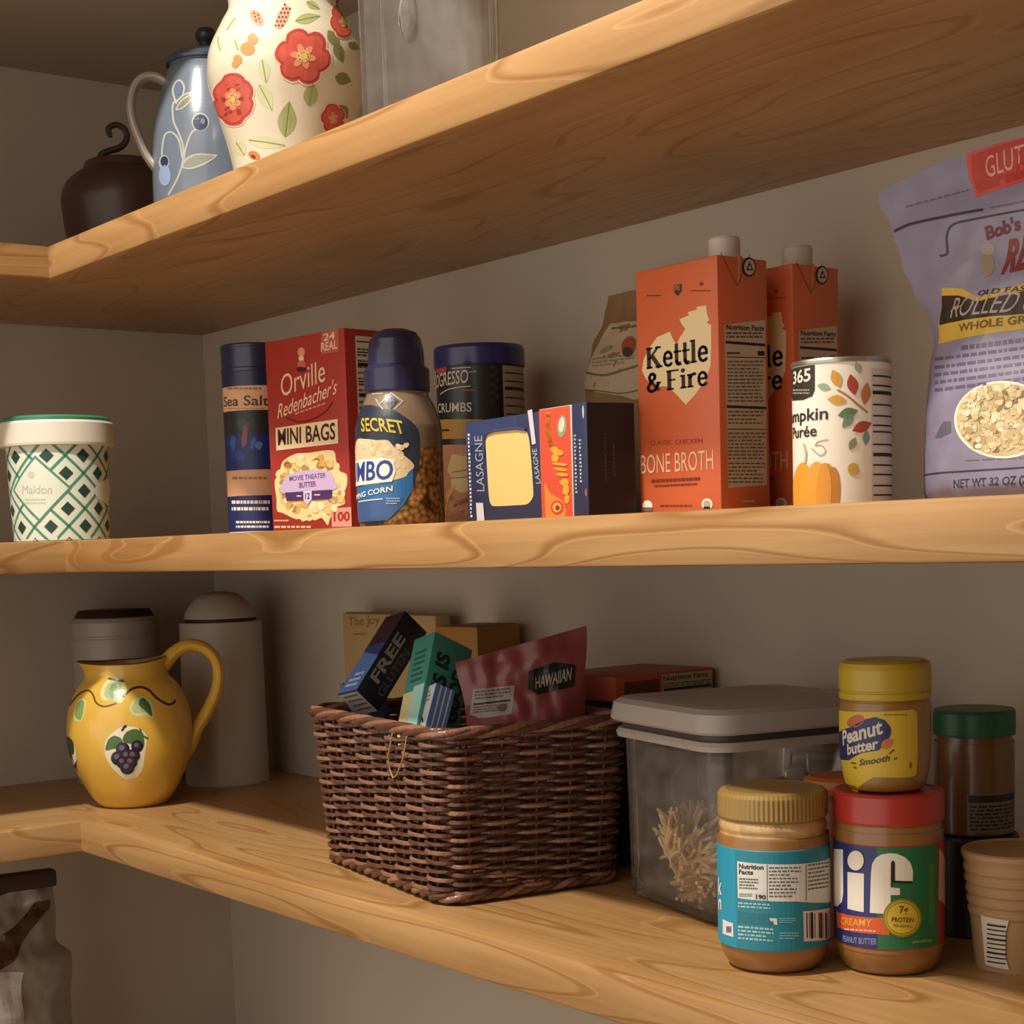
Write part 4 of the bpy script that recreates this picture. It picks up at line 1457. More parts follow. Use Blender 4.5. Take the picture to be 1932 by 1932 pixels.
def build_jug():
    x, y = 0.2731, -0.2621
    t, M = jar_root('yellow_jug', 'yellow ceramic jug painted with grapes, at the corner of the lower shelf', 'jug', x, y, ZB)
    yel = mat('d8ae46', 0.25, coat=0.5, mottle=0.06, mscale=14)
    brn = mat('4a2614', 0.35)
    prof = smooth_prof([(0.034, 0), (0.041, 0.003), (0.054, 0.022), (0.0680, 0.055), (0.0725, 0.085), (0.0690, 0.115), (0.0590, 0.138), (0.0480, 0.150), (0.0455, 0.158), (0.0465, 0.167)], 8)
    k = MB()
    inner = [(0.0435, 0.167), (0.0415, 0.157), (0.045, 0.145), (0.060, 0.11), (0.058, 0.06), (0.03, 0.01), (0, 0.008)]
    cr = mat('8f7a60', 0.4)
    k.lathe(prof, yel, 80, cap=False)
    k.lathe(inner, cr, 80, cap=False)
    k.lathe([(0.0465, 0.167), (0.0455, 0.1685), (0.0435, 0.167)], mat('6b3d18', 0.35), 80, cap=False)
    # pull the rim out into a pouring lip on the left, and up towards the handle on the right
    for i, (a, b, c) in enumerate(k.v):
        if c > 0.140:
            f = min(1, (c - 0.140) / 0.027)
            an = math.atan2(b, a)
            lip = max(0, math.cos(an - PI)) ** 6
            up = max(0, math.cos(an)) ** 2
            sc = 1 + 0.22 * lip * f * f
            k.v[i] = (a * sc, b * sc, c + f * f * (0.003 * lip + 0.006 * up))
    A = cyl_art(prof, 0.07, M, (80, 1090), 4.025, sv=0.006, guess=(0, 0.08), clip=(-0.105, 0.002, 0.105, 0.163))
    halo, gd, gl = mat('e3dcc2', 0.3), mat('4b6a3c', 0.3, mottle=0.2, mscale=120), mat('a9b786', 0.3, mottle=0.15, mscale=90)
    gr, grl, grd = mat('2e2438', 0.25), mat('6a6078', 0.25), mat('17131c', 0.25)
    ol = mat('6b4c1c', 0.35)
    A.curve([(205, 970), (270, 890), (345, 855), (385, 890), (410, 950), (470, 978), (560, 955)], 14, ol, 1)
    A.curve([(615, 910), (670, 850), (745, 830), (810, 855), (870, 915), (950, 960), (995, 950), (1005, 930)], 18, mat('52240f', 0.35), 1)
    A.blob([(440, 870), (480, 790), (540, 760), (620, 790), (640, 870), (600, 950), (540, 930), (460, 930)], mat('d8d79a', 0.3), 1)
    A.blob([(470, 880), (495, 810), (530, 790), (600, 800), (590, 870), (560, 930), (500, 925)], gl, 2)
    A.blob([(505, 880), (520, 815), (560, 800), (560, 880), (530, 920)], mat('7f9a6a', 0.3), 3)
    A.line([(505, 765), (615, 785)], 18, gd, 3)
    A.blob([(240, 1080), (250, 960), (290, 920), (330, 930), (325, 1010), (300, 1085)], mat('c9c88a', 0.3), 1)
    A.blob([(248, 1050), (262, 970), (295, 930), (318, 945), (310, 1010), (290, 1080)], mat('7f9a58', 0.3, mottle=0.2), 2)
    A.blob([(660, 1000), (690, 930), (760, 900), (830, 950), (850, 1060), (770, 1050), (700, 1050)], mat('c9c88a', 0.3), 1)
    A.blob([(680, 1000), (700, 935), (760, 908), (815, 955), (835, 1055), (780, 1020), (720, 1030)], gl, 2)
    A.blob([(730, 960), (760, 910), (810, 955), (832, 1050), (780, 1010)], gd, 3)
    A.blob([(475, 1330), (480, 1240), (540, 1170), (620, 1130), (720, 1140), (790, 1200), (780, 1330), (765, 1440), (720, 1510), (640, 1530), (560, 1480), (500, 1400)], halo, 1)
    A.blob([(480, 1310), (500, 1230), (550, 1200), (605, 1230), (600, 1290), (540, 1300)], gd, 2)
    A.blob([(610, 1240), (640, 1170), (720, 1150), (770, 1220), (765, 1290), (700, 1270)], gd, 2)
    A.curve([(605, 1160), (625, 1130), (635, 1130)], 18, gr, 3)
    A.curve([(740, 1150), (765, 1200), (800, 1220)], 14, gd, 3)
    for i, (cx, cy, r) in enumerate(((610, 1300, 48), (720, 1280, 42), (575, 1370, 50), (640, 1350, 46), (690, 1350, 46), (610, 1400, 44), (670, 1400, 46), (645, 1440, 50))):
        A.ell(cx, cy, r + 4, r + 4, grd, 3 + i, 0, 18)
        A.ell(cx - 6, cy - 6, r - 6, r - 6, gr, 4 + i, 0, 18)
        A.ell(cx - 8, cy - 10, r * 0.42, r * 0.42, grl, 5 + i, 0, 12)
    A.blob([(160, 1200), (200, 1210), (235, 1250), (240, 1330), (215, 1370), (180, 1300)], mat('31421f', 0.3), 2)
    A.blob([(195, 1300), (225, 1350), (240, 1420), (245, 1480), (215, 1440)], mat('241a14', 0.3), 2)
    A.blob([(225, 1270), (250, 1300), (262, 1400), (265, 1520), (240, 1480)], halo, 1)
    A.emit(k, 0.0001)
    k.build('jug_body', t)
    k = MB()
    pts = smooth_prof([(1 + 0.0330, 0.1520), (1 + 0.0440, 0.1640), (1 + 0.056, 0.1765), (1 + 0.072, 0.184), (1 + 0.090, 0.180), (1 + 0.1025, 0.166), (1 + 0.1055, 0.147), (1 + 0.101, 0.126), (1 + 0.089, 0.103), (1 + 0.077, 0.085), (1 + 0.0690, 0.068), (1 + 0.0580, 0.052)], 6)
    k.tube([(a - 1, 0, c) for a, c in pts], lambda s: 0.0095 - 0.0025 * math.sin(PI * s), yel, 14, flat=1.45)
    k.build('handle', t)


def build_basket():
    cx, cy, rz = 0.8805, -0.2215, math.radians(-9)
    t = thing('wicker_basket', 'dark brown woven wicker basket full of snack packs on the lower shelf', 'basket', (cx, cy, ZB), rz)
    wk = mat('5e3d2f', 0.28, mottle=0.35, mscale=30, bump=0.3, bscale=120)
    wl = mat('8a6350', 0.28, mottle=0.35, mscale=30, bump=0.3, bscale=120)
    H = 0.140

    def dims(z):
        f = z / H
        return 0.1235 + 0.0125 * f, 0.0810 + 0.008 * f, 0.019

    def per(s, z):
        hw, hd, r = dims(z)
        L = [2 * (hw - r), PI / 2 * r, 2 * (hd - r), PI / 2 * r] * 2
        tot = sum(L)
        d = (s % 1.0) * tot
        # start at the front left, travelling right
        segs = [('l', (-hw + r, -hd), (1, 0)), ('c', (hw - r, -hd + r), -PI / 2), ('l', (hw, -hd + r), (0, 1)), ('c', (hw - r, hd - r), 0), ('l', (hw - r, hd), (-1, 0)), ('c', (-hw + r, hd - r), PI / 2),
                ('l', (-hw, hd - r), (0, -1)), ('c', (-hw + r, -hd + r), PI)]
        for sg, ln in zip(segs, L):
            if d <= ln:
                if sg[0] == 'l':
                    p = (sg[1][0] + sg[2][0] * d, sg[1][1] + sg[2][1] * d)
                    return Vector((p[0], p[1], z)), Vector((sg[2][1], -sg[2][0], 0))
                a = sg[2] + d / r
                return Vector((sg[1][0] + r * math.cos(a), sg[1][1] + r * math.sin(a), z)), Vector((math.cos(a), math.sin(a), 0))
            d -= ln
        return Vector((-hw + r, -hd, z)), Vector((0, -1, 0))
    N = 26
    rows = 35
    rnd = random.Random(5)
    k = MB()
    for j in range(rows):
        z0 = 0.010 + j * (H - 0.010) / rows
        pts = []
        n = N * 8
        ph = rnd.random() * 6
        for i in range(n):
            s = i / n
            sw = math.sin(PI * (s * N + j + 0.5))
            off = 0.0054 * math.copysign(abs(sw) ** 0.55, sw) * (1 + 0.2 * noise.noise(Vector((s * 30, j, 1))))
            p, nn = per(s, z0)
            pts.append(p + nn * off + Vector((0, 0, 0.0009 * noise.noise(Vector((s * 24 + ph, j * 3.1, 0))))))
        k.tube(pts, 0.0018 + 0.0003 * rnd.random(), wk if j % 3 else wl, 6, closed=True, up=(0, 0, 1))
    k.build('woven_sides', t, 1.0)
    for kk in range(0):
        pass
    k = MB()
    for i in range(N):
        s = (i + 0.0) / N
        p0, n0 = per(s, 0.004)
        p1, n1 = per(s, H)
        k.tube([p0, p0.lerp(p1, 0.5), p1], 0.0017, wk, 6)
    k.build('upright_stakes', t, 1.0)
    k = MB()
    k.box((-0.116, -0.072, 0.001), (0.116, 0.072, 0.006), wk, 0.002)
    k.build('basket_base', t, 0.5)

    def braid(name, zc, strands, turns, rad, sr, push):
        k = MB()
        for q in range(strands):
            pts = []
            n = 300
            for i in range(n):
                s = i / n
                a = 2 * PI * (turns * s + q / strands)
                p, nn = per(s, zc)
                pts.append(p + nn * (push + rad * math.cos(a)) + Vector((0, 0, rad * 0.8 * math.sin(a))))
            k.tube(pts, sr, wl if q % 2 else wk, 7, closed=True)
        k.build(name, t, 1.0)
    braid('rolled_rim', H + 0.002, 4, 8, 0.0036, 0.0029, 0.0022)
    braid('foot_border', 0.0065, 3, 16, 0.0030, 0.0030, 0.0015)
    # raffia tie threaded under the rim
    k = MB()
    ra = mat('b08a5a', 0.6)
    hw, hd, r = dims(0.12)
    k.tube([(0.062, -hd - 0.009, H - 0.002), (0.054, -hd - 0.010, 0.118), (0.052, -hd - 0.008, 0.106), (0.060, -hd - 0.009, 0.100), (0.070, -hd - 0.010, 0.104), (0.084, -hd - 0.010, 0.120), (0.090, -hd - 0.009, H - 0.002)], 0.0007, ra, 6)
    k.build('raffia_tie', t, 1.0)
    return Matrix.Translation((cx, cy, ZB)) @ Matrix.Rotation(rz, 4, 'Z')


def placed_box(name, label, cat, size, M, m, bev=0.001, group=None):
    """box centred on its own base middle; M = world matrix"""
    t = thing(name, label, cat, M=M, group=group)
    k = MB()
    a, b, c = size
    k.box((-a / 2, -b / 2, 0), (a / 2, b / 2, c), m, bev, 2)
    return t, k


def Rm(x=0, y=0, z=0):
    return Matrix.Rotation(math.radians(z), 4, 'Z') @ Matrix.Rotation(math.radians(y), 4, 'Y') @ Matrix.Rotation(math.radians(x), 4, 'X')


def build_basket_contents():
    def basis(P, x, y, z):
        return Matrix(((x[0], y[0], z[0], P[0]), (x[1], y[1], z[1], P[1]), (x[2], y[2], z[2], P[2]), (0, 0, 0, 1)))

    def corner_box(name, label, M, wx, wy, L, m):
        """origin at the upper near corner; x along the front, y along the left side, -z down the length"""
        t = thing(name, label, 'box', M=M)
        k = MB()
        k.box((0, 0, -L), (wx, wy, 0), m, 0.0008, 2)
        return t, k
    left = lambda u, v, off: Vector((-off, u, v))
    # dark box lettered FREE, leaning to the right
    navy = mat('20222c', 0.35, coat=0.3)
    M = basis((0.7959, -0.22, -0.0373), (0.0872, 0.7132, -0.6955), (-0.9814, -0.0582, -0.1828), (-0.1708, 0.6985, 0.6949))
    t, k = corner_box('dark_snack_box', 'dark snack box lettered FREE leaning in the wicker basket', M, 0.030, 0.0313, 0.097, navy)
    A = Art(front_surf, M)
    gy = mat('9a948e', 0.5)
    A.text('FREE', (0.0145, -0.078), (0.0145, -0.022), (0.0035, -0.078), gy, 2, 0.03, raw=True)
    A.text('GLUTEN', (0.0260, -0.085), (0.0260, -0.030), (0.0180, -0.085), mat('55545a', 0.5), 2, 0.02, raw=True)
    A.emit(k)
    B = Art(left, M)
    B.rect(0.0006, -0.0964, 0.0307, -0.0006, mat('4f7cc0', 0.35), 1, True)
    B.rect(0.0006, -0.040, 0.0307, -0.0006, mat('2a2038', 0.35), 2, True)  # upper part painted darker, as shelf shade above the lit blue
    B.poly([(0.0006, -0.055), (0.0307, -0.045), (0.0307, -0.038), (0.0006, -0.038)], mat('2c3f80', 0.35), 3, True)  # slanted edge of the painted shade
    B.para(0.006, -0.090, 0.025, -0.070, 3, mat('c3d2ea', 0.4), 3, raw=True)
    B.emit(k)
    k.add([(0.001, 0.001, -0.0973), (0.029, 0.001, -0.0973), (0.029, 0.030, -0.0973), (0.001, 0.030, -0.0973)], [(3, 2, 1, 0)], mat('a39c94', 0.5))
    for i in range(4):
        k.add([(0.004 + i * 0.006, 0.004, -0.0975), (0.006 + i * 0.006, 0.004, -0.0975), (0.006 + i * 0.006, 0.026, -0.0975), (0.004 + i * 0.006, 0.026, -0.0975)], [(3, 2, 1, 0)], GREYINK)
    k.build('box_body', t, 0.5)
    # teal box
    teal = mat('3f8f84', 0.42, coat=0.2)
    M = basis((0.8845, -0.2500, -0.0520), (0.051, 0.8966, -0.4398), (-0.9608, -0.0761, -0.2666), (-0.2725, 0.4362, 0.8576))
    t, k = corner_box('teal_snack_box', 'teal snack box with dark lettering standing tilted in the wicker basket', M, 0.043, 0.0309, 0.105, teal)
    A = Art(front_surf, M)
    A.text('THIS IS', (0.0200, -0.080), (0.0200, -0.016), (0.0060, -0.080), mat('152a30', 0.5), 2, 0.04, raw=True)
    A.text('GOOD', (0.0390, -0.075), (0.0390, -0.025), (0.0250, -0.075), mat('152a30', 0.5), 2, 0.04, raw=True)
    A.emit(k)
    B = Art(left, M)
    B.para(0.024, -0.045, 0.007, -0.012, 6, mat('2b665e', 0.5), 2, raw=True)
    B.rect(0.0006, -0.1044, 0.0303, -0.054, mat('cfc79a', 0.5), 1, True)  # pale lower patches painted in as lamp light below the shelf shadow
    B.rect(0.0006, -0.1044, 0.016, -0.050, mat('a5d8d2', 0.5), 2, True)
    B.emit(k)
    k.build('box_body', t, 0.5)
    # small blue and white box
    M = basis((0.9100, -0.2690, -0.0944), (0.1889, 0.8793, -0.4371), (-0.9571, 0.0652, -0.2824), (-0.2198, 0.4717, 0.8539))
    t, k = corner_box('white_snack_box', 'small white and blue box between the teal box and the red bag', M, 0.020, 0.0235, 0.050, mat('cfd3da', 0.45))
    A = Art(front_surf, M)
    A.rect(0.0005, -0.0495, 0.0195, -0.0005, mat('5f7fbe', 0.45), 1, True)
    for q in (0.005, 0.010, 0.015):
        A.rect(q, -0.0495, q + 0.0015, -0.0005, mat('cfd8ea', 0.45), 2, True)
    A.emit(k)
    B = Art(left, M)
    B.line([(0.018, -0.022), (0.006, -0.036)], 0.0016, INK, 2, True)
    B.para(0.019, -0.016, 0.004, -0.004, 3, mat('9a948a', 0.5), 2, raw=True)
    B.emit(k)
    k.build('box_body', t, 0.5)
    rz = face_cam(0.88, -0.22)
    # blue pouch at the left
    M = Matrix.Translation((0.775, -0.235, -0.170)) @ Matrix.Rotation(rz, 4, 'Z') @ Rm(-14, -14, 20)
    t = thing('blue_pouch', 'blue foil pouch at the left inside the wicker basket', 'pouch', M=M)
    k = MB()
    pouch(k, interp([(0, 0.014), (0.075, 0.020)]), interp([(0, 0.006), (0.05, 0.005), (0.075, 0.001)]), 0.075, mat('27467e', 0.3, coat=0.4), 20, 24, 0.003, 2.0)
    k.build('pouch_body', t, 0.9)
    # red bag at the right
    M = Matrix.Translation((0.957, -0.206, -0.192)) @ Matrix.Rotation(rz, 4, 'Z') @ Rm(-3, -2, 0)
    t = thing('red_snack_bag', 'dusky red snack bag with a black brand patch, at the right in the basket', 'bag', M=M)
    k = MB()
    red = mat('7c3a3a', 0.35, coat=0.25, bump=0.2, bscale=30)
    fr = pouch(k, interp([(0, 0.046), (0.08, 0.052), (0.125, 0.0575)]), interp([(0, 0.013), (0.07, 0.014), (0.105, 0.006), (0.128, 0.001)]), 0.128, red, 40, 44, 0.0035, 5.5,
               top=lambda s: 0.012 * s)
    A = Art(fr, M, (580, 1130), 3.22, (0.02, 0.08), clip=(-0.098, 0.001, 0.098, 0.126), su=0.008, sv=0.006)
    A.poly([(1345, 440), (1500, 385), (1630, 400), (1625, 530), (1400, 580), (1335, 545)], mat('17120f', 0.4), 1)
    A.text('HAWAIIAN', (1385, 545), (1600, 490), (1385, 475), mat('9f948a', 0.4), 3, 0.02)
    A.poly([(1005, 550), (1260, 525), (1240, 700), (1040, 725), (985, 700)], mat('9c8e80', 0.5), 1)
    A.line([(1010, 640), (1230, 615)], 12, INK, 2)
    A.para(1015, 560, 1235, 620, 3, GREYINK, 2, slope=-0.1)
    A.para(1010, 655, 1220, 700, 3, GREYINK, 2, slope=-0.1)
    A.ell(1180, 660, 26, 22, mat('5a5048', 0.5), 3)
    A.emit(k, 0.0005)
    k.build('bag_body', t, 0.9)


def build_back_boxes():
    t, M, k = carton('cream_book', 'upright cream recipe book against the back wall, behind the wicker basket', 'book', (0.594, -0.045), 0.1925, 0.022, 0.2165, 0, ZB, mat('b39a68', 0.55), 0.004)
    A = Art(front_surf, M, (580, 1130), 3.22, (0.05, 0.2))
    A.text('The Joy', (250, 165), (440, 150), (250, 112), mat('8a6030', 0.5), 2, 0.0)
    A.line([(280, 215), (360, 212)], 6, mat('8a6030', 0.5), 2)
    A.emit(k)
    k.build('book_cover', t, 0.5)
    t, M, k = carton('mustard_box', 'mustard yellow box standing behind the wicker basket', 'box', (0.7147, -0.078), 0.060, 0.066, 0.2080, 10, ZB, mat('a8762a', 0.5), 0.0015)
    k.box((0.004, 0.004, 0.2078), (0.056, 0.062, 0.2086), mat('6a4418', 0.5))
    k.build('box_body', t, 0.5)
    # pile of two boxes behind the clear bin
    t, M, k = carton('maroon_box', 'dark maroon box under the red box, behind the clear bin', 'box', (1.000, -0.110), 0.115, 0.105, 0.150, 0, ZB, mat('3a1a14', 0.5), 0.0015)
    k.build('box_body', t, 0.5)
    t, M, k = carton('red_box', 'flat red box with a nutrition panel lying on the maroon box', 'box', (0.985, -0.130), 0.095, 0.120, 0.0225, 0, ZB + 0.1504, mat('a03f24', 0.45), 0.001)
    B = Art(side_surf(0.095), M)
    B.rect(0.055, 0.002, 0.1185, 0.0205, mat('a8946c', 0.5), 1, True)
    B.text('Nutrition Facts', (0.057, 0.0150), (0.113, 0.0150), (0.057, 0.0192), INK, 2, 0.01, raw=True)
    B.rect(0.057, 0.0055, 0.117, 0.0078, INK, 2, True)
    B.para(0.057, 0.0028, 0.117, 0.005, 1, GREYINK, 2, raw=True)
    B.para(0.057, 0.009, 0.117, 0.0135, 2, GREYINK, 2, raw=True)
    B.rect(0.010, 0.003, 0.052, 0.017, mat('5a1c14', 0.5), 1, True)
    B.emit(k)
    k.build('box_body', t, 0.5)


def build_bin():
    rz = math.radians(-13)
    ex = Vector((math.cos(rz), math.sin(rz)))
    ey = Vector((-math.sin(rz), math.cos(rz)))
    c = Vector((1.053, -0.196)) + ex * 0.078 + ey * 0.080
    t = thing('food_container', 'square clear food container with grey lid, right of the wicker basket', 'container', (c.x, c.y, ZB), rz)
    k = MB()
    h = 0.074
    rr_shell(k, [(h - 0.008, h - 0.008, 0.014, 0), (h - 0.001, h - 0.001, 0.018, 0.004), (h, h, 0.018, 0.012), (h + 0.002, h + 0.002, 0.02, 0.125), (h + 0.0025, h + 0.0025, 0.02, 0.134)], CLEARPL, True, False)
    g = h - 0.003
    rr_shell(k, [(g - 0.006, g - 0.006, 0.014, 0.007), (g, g, 0.016, 0.014), (g + 0.002, g + 0.002, 0.018, 0.13)], CLEARPL, True, False)
    k.build('clear_tub', t)
    k = MB()
    gl = mat('a79d95', 0.4)
    rr_shell(k, [(h + 0.001, h + 0.001, 0.02, 0.133), (h + 0.008, h + 0.008, 0.024, 0.134), (h + 0.009, h + 0.009, 0.025, 0.138), (h + 0.007, h + 0.007, 0.024, 0.141)], gl)
    k.build('flange', t)
    k = MB()
    rr_shell(k, [(h + 0.004, h + 0.004, 0.022, 0.1405), (h + 0.005, h + 0.005, 0.022, 0.1475)], mat('4a4240', 0.5))
    gk = k.build('gasket', t)
    gk['label'] = 'dark rubber gasket'
    k = MB()
    rr_shell(k, [(h + 0.011, h + 0.011, 0.026, 0.147), (h + 0.013, h + 0.013, 0.028, 0.149), (h + 0.011, h + 0.011, 0.028, 0.162), (h + 0.006, h + 0.006, 0.026, 0.1655), (h - 0.004, h - 0.004, 0.022, 0.1665),
                 (h - 0.012, h - 0.012, 0.02, 0.1645)], gl)
    k.build('lid', t)
    # dried noodles in a loose film bag
    rnd = random.Random(3)
    k = MB()
    pm = [mat('ecd09a', 0.5), mat('dfc08a', 0.5), mat('f4e0b4', 0.5)]
    for q in range(30):
        # each bundle fans out from a pinched middle
        ca = rnd.random() * 2 * PI
        cr = 0.040 * rnd.random() ** 0.5
        c0 = Vector((cr * math.cos(ca) - 0.024, cr * math.sin(ca) - 0.022, 0.012 + 0.030 * rnd.random()))
        ax = Vector((rnd.uniform(-1, 1), rnd.uniform(-1, 1), rnd.uniform(0.0, 1.1))).normalized()
        for i in range(24):
            d = (ax + Vector((rnd.uniform(-.7, .7), rnd.uniform(-.7, .7), rnd.uniform(-.3, .7)))).normalized()
            L = 0.026 + 0.018 * rnd.random()
            pts = [c0.copy()]
            for e in range(4):
                d = (d + Vector((rnd.uniform(-.2, .2), rnd.uniform(-.2, .2), -0.10 + rnd.uniform(-.1, .1)))).normalized()
                nx = pts[-1] + d * L / 4
                nx.x = max(-0.067, min(0.067, nx.x))
                nx.y = max(-0.067, min(0.067, nx.y))
                nx.z = max(0.0098, nx.z)
                pts.append(nx)
            k.tube(pts, 0.0015, pm[i % 3], 5)
    o = k.build('dried_noodles', None, 1.0)
    o.location = (c.x, c.y, ZB)
    o.rotation_euler = (0, 0, rz)
    tag(o, 'pale dried noodle bundles inside the clear food container', 'noodles', kind='stuff')
    k = MB()

    def film(u, v):
        a = 2 * PI * u
        r = 0.050 + 0.010 * v
        n1 = noise.noise(Vector((math.cos(a) * 2, math.sin(a) * 2, v * 3))) * 0.014
        return (math.cos(a) * (r + n1) * (1 - 0.55 * max(0, v - 0.6)), math.sin(a) * (r + n1) * (1 - 0.5 * max(0, v - 0.6)), 0.010 + 0.105 * v + 0.4 * n1 * v)
    k.grid(film, 44, 16, glass('crinkled_film', (0.97, 0.96, 0.95), 0.16, 0.05, (0.8, 0.75, 0.7)), True)
    o = k.build('film_bag', None, 1.0)
    o.location = (c.x, c.y, ZB)
    o.rotation_euler = (0, 0, rz)
    tag(o, 'crinkled clear film bag around the noodles in the food container', 'bag')


def peanut(name, h):
    return mat(h, 0.35, coat=0.45, name=name, mottle=0.10, mscale=40)


def build_jars():
    # teal labelled jar
    x, y = 1.293, -0.2628
    t, M = jar_root('peanut_butter_jar', 'peanut butter jar with teal label and ribbed gold lid, at the shelf front', 'jar', x, y, ZB)
    R = 0.0378
    pb = peanut('peanut_butter', '96693a')
    prof = smooth_prof([(0.026, 0.0), (0.0310, 0.002), (0.0355, 0.010), (0.0372, 0.020), (R, 0.024), (R, 0.086), (0.0372, 0.090), (0.0358, 0.0935), (0.0366, 0.0975), (0.0352, 0.1015), (0.0340, 0.1030)], 4)
    neck = mat('b99a66', 0.35, coat=0.5, mottle=0.55, mscale=120)
    k = MB()
    k.lathe(prof, pb, 72, mats=[neck if 0.092 < prof[i][1] < 0.104 else pb for i in range(len(prof) - 1)])
    k.build('jar_body', t)
    k = MB()
    teal, tdk = mat('1f8fae', 0.45), mat('1c7f92', 0.45)
    lp = [(R + 0.0004, 0.017), (R + 0.0004, 0.0850)]
    k.lathe([(R + 0.0001, 0.0172), (R + 0.0004, 0.0177), (R + 0.0004, 0.0845), (R + 0.0001, 0.085)], teal, 72, cap=False)
    A = cyl_art(lp, R, M, (1320, 1440), 4.39, guess=(0, 0.05), clip=(-0.058, 0.0179, 0.058, 0.0843))
    q0 = A.cv((300, 1100))[0]
    A.rect(q0, 0.0179, 0.058, 0.0843, tdk, 1, True)
    wh = mat('d5d6d0', 0.5)
    A.poly([(312, 810), (560, 835), (800, 835), (1080, 775), (1090, 1110), (800, 1145), (560, 1140), (318, 1115)], wh, 2)
    A.text('Nutrition', (328, 868), (530, 880), (328, 830), INK, 3, 0.03)
    A.text('Facts', (328, 915), (445, 922), (328, 878), INK, 3, 0.03)
    A.para(330, 950, 490, 1050, 4, GREYINK, 3, slope=0.05)
    A.rect(455, 1075, 550, 1125, mat('c9c9c4', 0.5), 3)
    A.text('190', (468, 1120), (548, 1126), (468, 1085), INK, 4, 0.03)
    A.para(330, 1080, 440, 1110, 2, GREYINK, 3)
    A.para(575, 860, 850, 1125, 9, GREYINK, 3, fill=0.4, ragged=0.4)
    A.para(895, 840, 1075, 1070, 7, GREYINK, 3, slope=-0.15, fill=0.4)
    for xx in (560, 880):
        A.line([(xx, 840), (xx, 1140)], 6, GREYINK, 3)
    A.para(320, 1150, 590, 1205, 2, mat('9fc6cc', 0.5), 3, slope=0.06)
    A.poly([(320, 1225), (600, 1250), (640, 1330), (560, 1340), (320, 1320)], mat('176f82', 0.5), 2)
    A.para(320, 1345, 620, 1470, 4, mat('9fc6cc', 0.5), 3, slope=0.08)
    A.poly([(580, 1280), (640, 1285), (645, 1340), (615, 1335), (612, 1310), (585, 1305)], wh, 3)
    A.para(660, 1280, 800, 1330, 3, mat('7fb4bc', 0.5), 3)
    A.para(660, 1400, 825, 1465, 3, mat('7fb4bc', 0.5), 3)
    A.poly([(855, 1225), (1085, 1180), (1085, 1440), (862, 1475)], mat('d5ccc8', 0.5), 3)
    for i, xx in enumerate((885, 905, 925, 950, 985, 1000, 1015, 1040, 1055)):
        A.line([(xx, 1240), (xx + 3, 1445)], (8, 5, 22, 5, 8, 16, 5, 12, 5)[i], INK, 4)
    A.poly([(195, 1290), (280, 1325), (285, 1440), (195, 1410)], wh, 3)
    A.rect(225, 1350, 265, 1400, mat('6f5f78', 0.5), 4)
    A.text('k', (160, 1085), (188, 1083), (160, 945), wh, 3, 0.03)
    A.text('n', (160, 1208), (184, 1206), (160, 1125), wh, 3, 0.03)
    A.emit(k, 0.00012)
    k.build('label', t)
    k = MB()
    gold = mat('94773f', 0.32, coat=0.2)
    k.lathe([(0.0355, 0.1028), (0.0362, 0.1033), (0.0368, 0.1045), (0.0368, 0.1185), (0.0355, 0.1212), (0.032, 0.1224), (0.029, 0.1218), (0, 0.1214)], gold, 288, rib=lambda z, a: 1 + (0.010 * math.cos(a * 72) if 0.104 < z < 0.119 else 0))
    k.build('lid', t, 1.2)

    # big blue and green labelled jar
    x, y = 1.3509, -0.2121
    t, M = jar_root('peanut_butter_jar', 'peanut butter jar with blue and green label and red lid, under the small yellow jar', 'jar', x, y, ZB)
    R = 0.0360
    prof = smooth_prof([(0.026, 0.0), (0.0305, 0.002), (0.0345, 0.010), (0.0358, 0.018), (R, 0.022), (R, 0.090), (0.0355, 0.094), (0.0350, 0.099), (0.0340, 0.1020)], 4)
    pb2 = peanut('peanut_butter_jif', '8d6434')
    k = MB()
    k.lathe(prof, pb2, 72)
    k.build('jar_body', t)
    k = MB()
    blue, grn, red = mat('27306e', 0.42), mat('1f6b42', 0.42), mat('9c3026', 0.42)
    lp = [(R + 0.0004, 0.019), (R + 0.0004, 0.0885)]
    k.lathe([(R + 0.0001, 0.0192), (R + 0.0004, 0.0197), (R + 0.0004, 0.0878), (R + 0.0001, 0.0883)], red, 72, cap=False)
    A = cyl_art(lp, R, M, (1550, 1460), 4.6, guess=(0, 0.05), clip=(-0.0545, 0.0199, 0.0545, 0.0876))
    ug = A.cv((480, 900))[0]
    ur = A.cv((1005, 900))[0]
    A.rect(-0.0545, 0.0199, ug, 0.0876, blue, 1, True)
    A.rect(ug, 0.0199, ur, 0.0876, grn, 1, True)
    A.poly([(1018, 650), (1090, 620), (1085, 1060), (1012, 1090)], mat('c9a8a0', 0.5), 2)
    wh = mat('e3dccd', 0.45)
    # J
    A.poly([(110, 650), (190, 655), (192, 1040), (180, 1110), (145, 1150), (110, 1140)], wh, 3)
    # i
    A.ell(300, 755, 78, 92, INK, 2)
    A.ell(298, 752, 70, 86, wh, 3)
    A.poly([(228, 850), (370, 865), (368, 1200), (228, 1170)], wh, 3)
    # f
    A.poly([(430, 860), (440, 780), (470, 730), (520, 700), (580, 688), (650, 692), (720, 720), (770, 770), (792, 840), (790, 930), (635, 925), (635, 770), (620, 748), (605, 770), (602, 985), (680, 992), (680, 1050),
            (600, 1052), (598, 1215), (420, 1205)], wh, 3)
    A.poly([(602, 770), (620, 748), (637, 770), (637, 930), (790, 930), (785, 950), (615, 945), (610, 985), (600, 985)], INK, 4)
    A.poly([(130, 1190), (560, 1250), (590, 1400), (490, 1390), (140, 1330)], mat('cf5a2a', 0.45), 2)
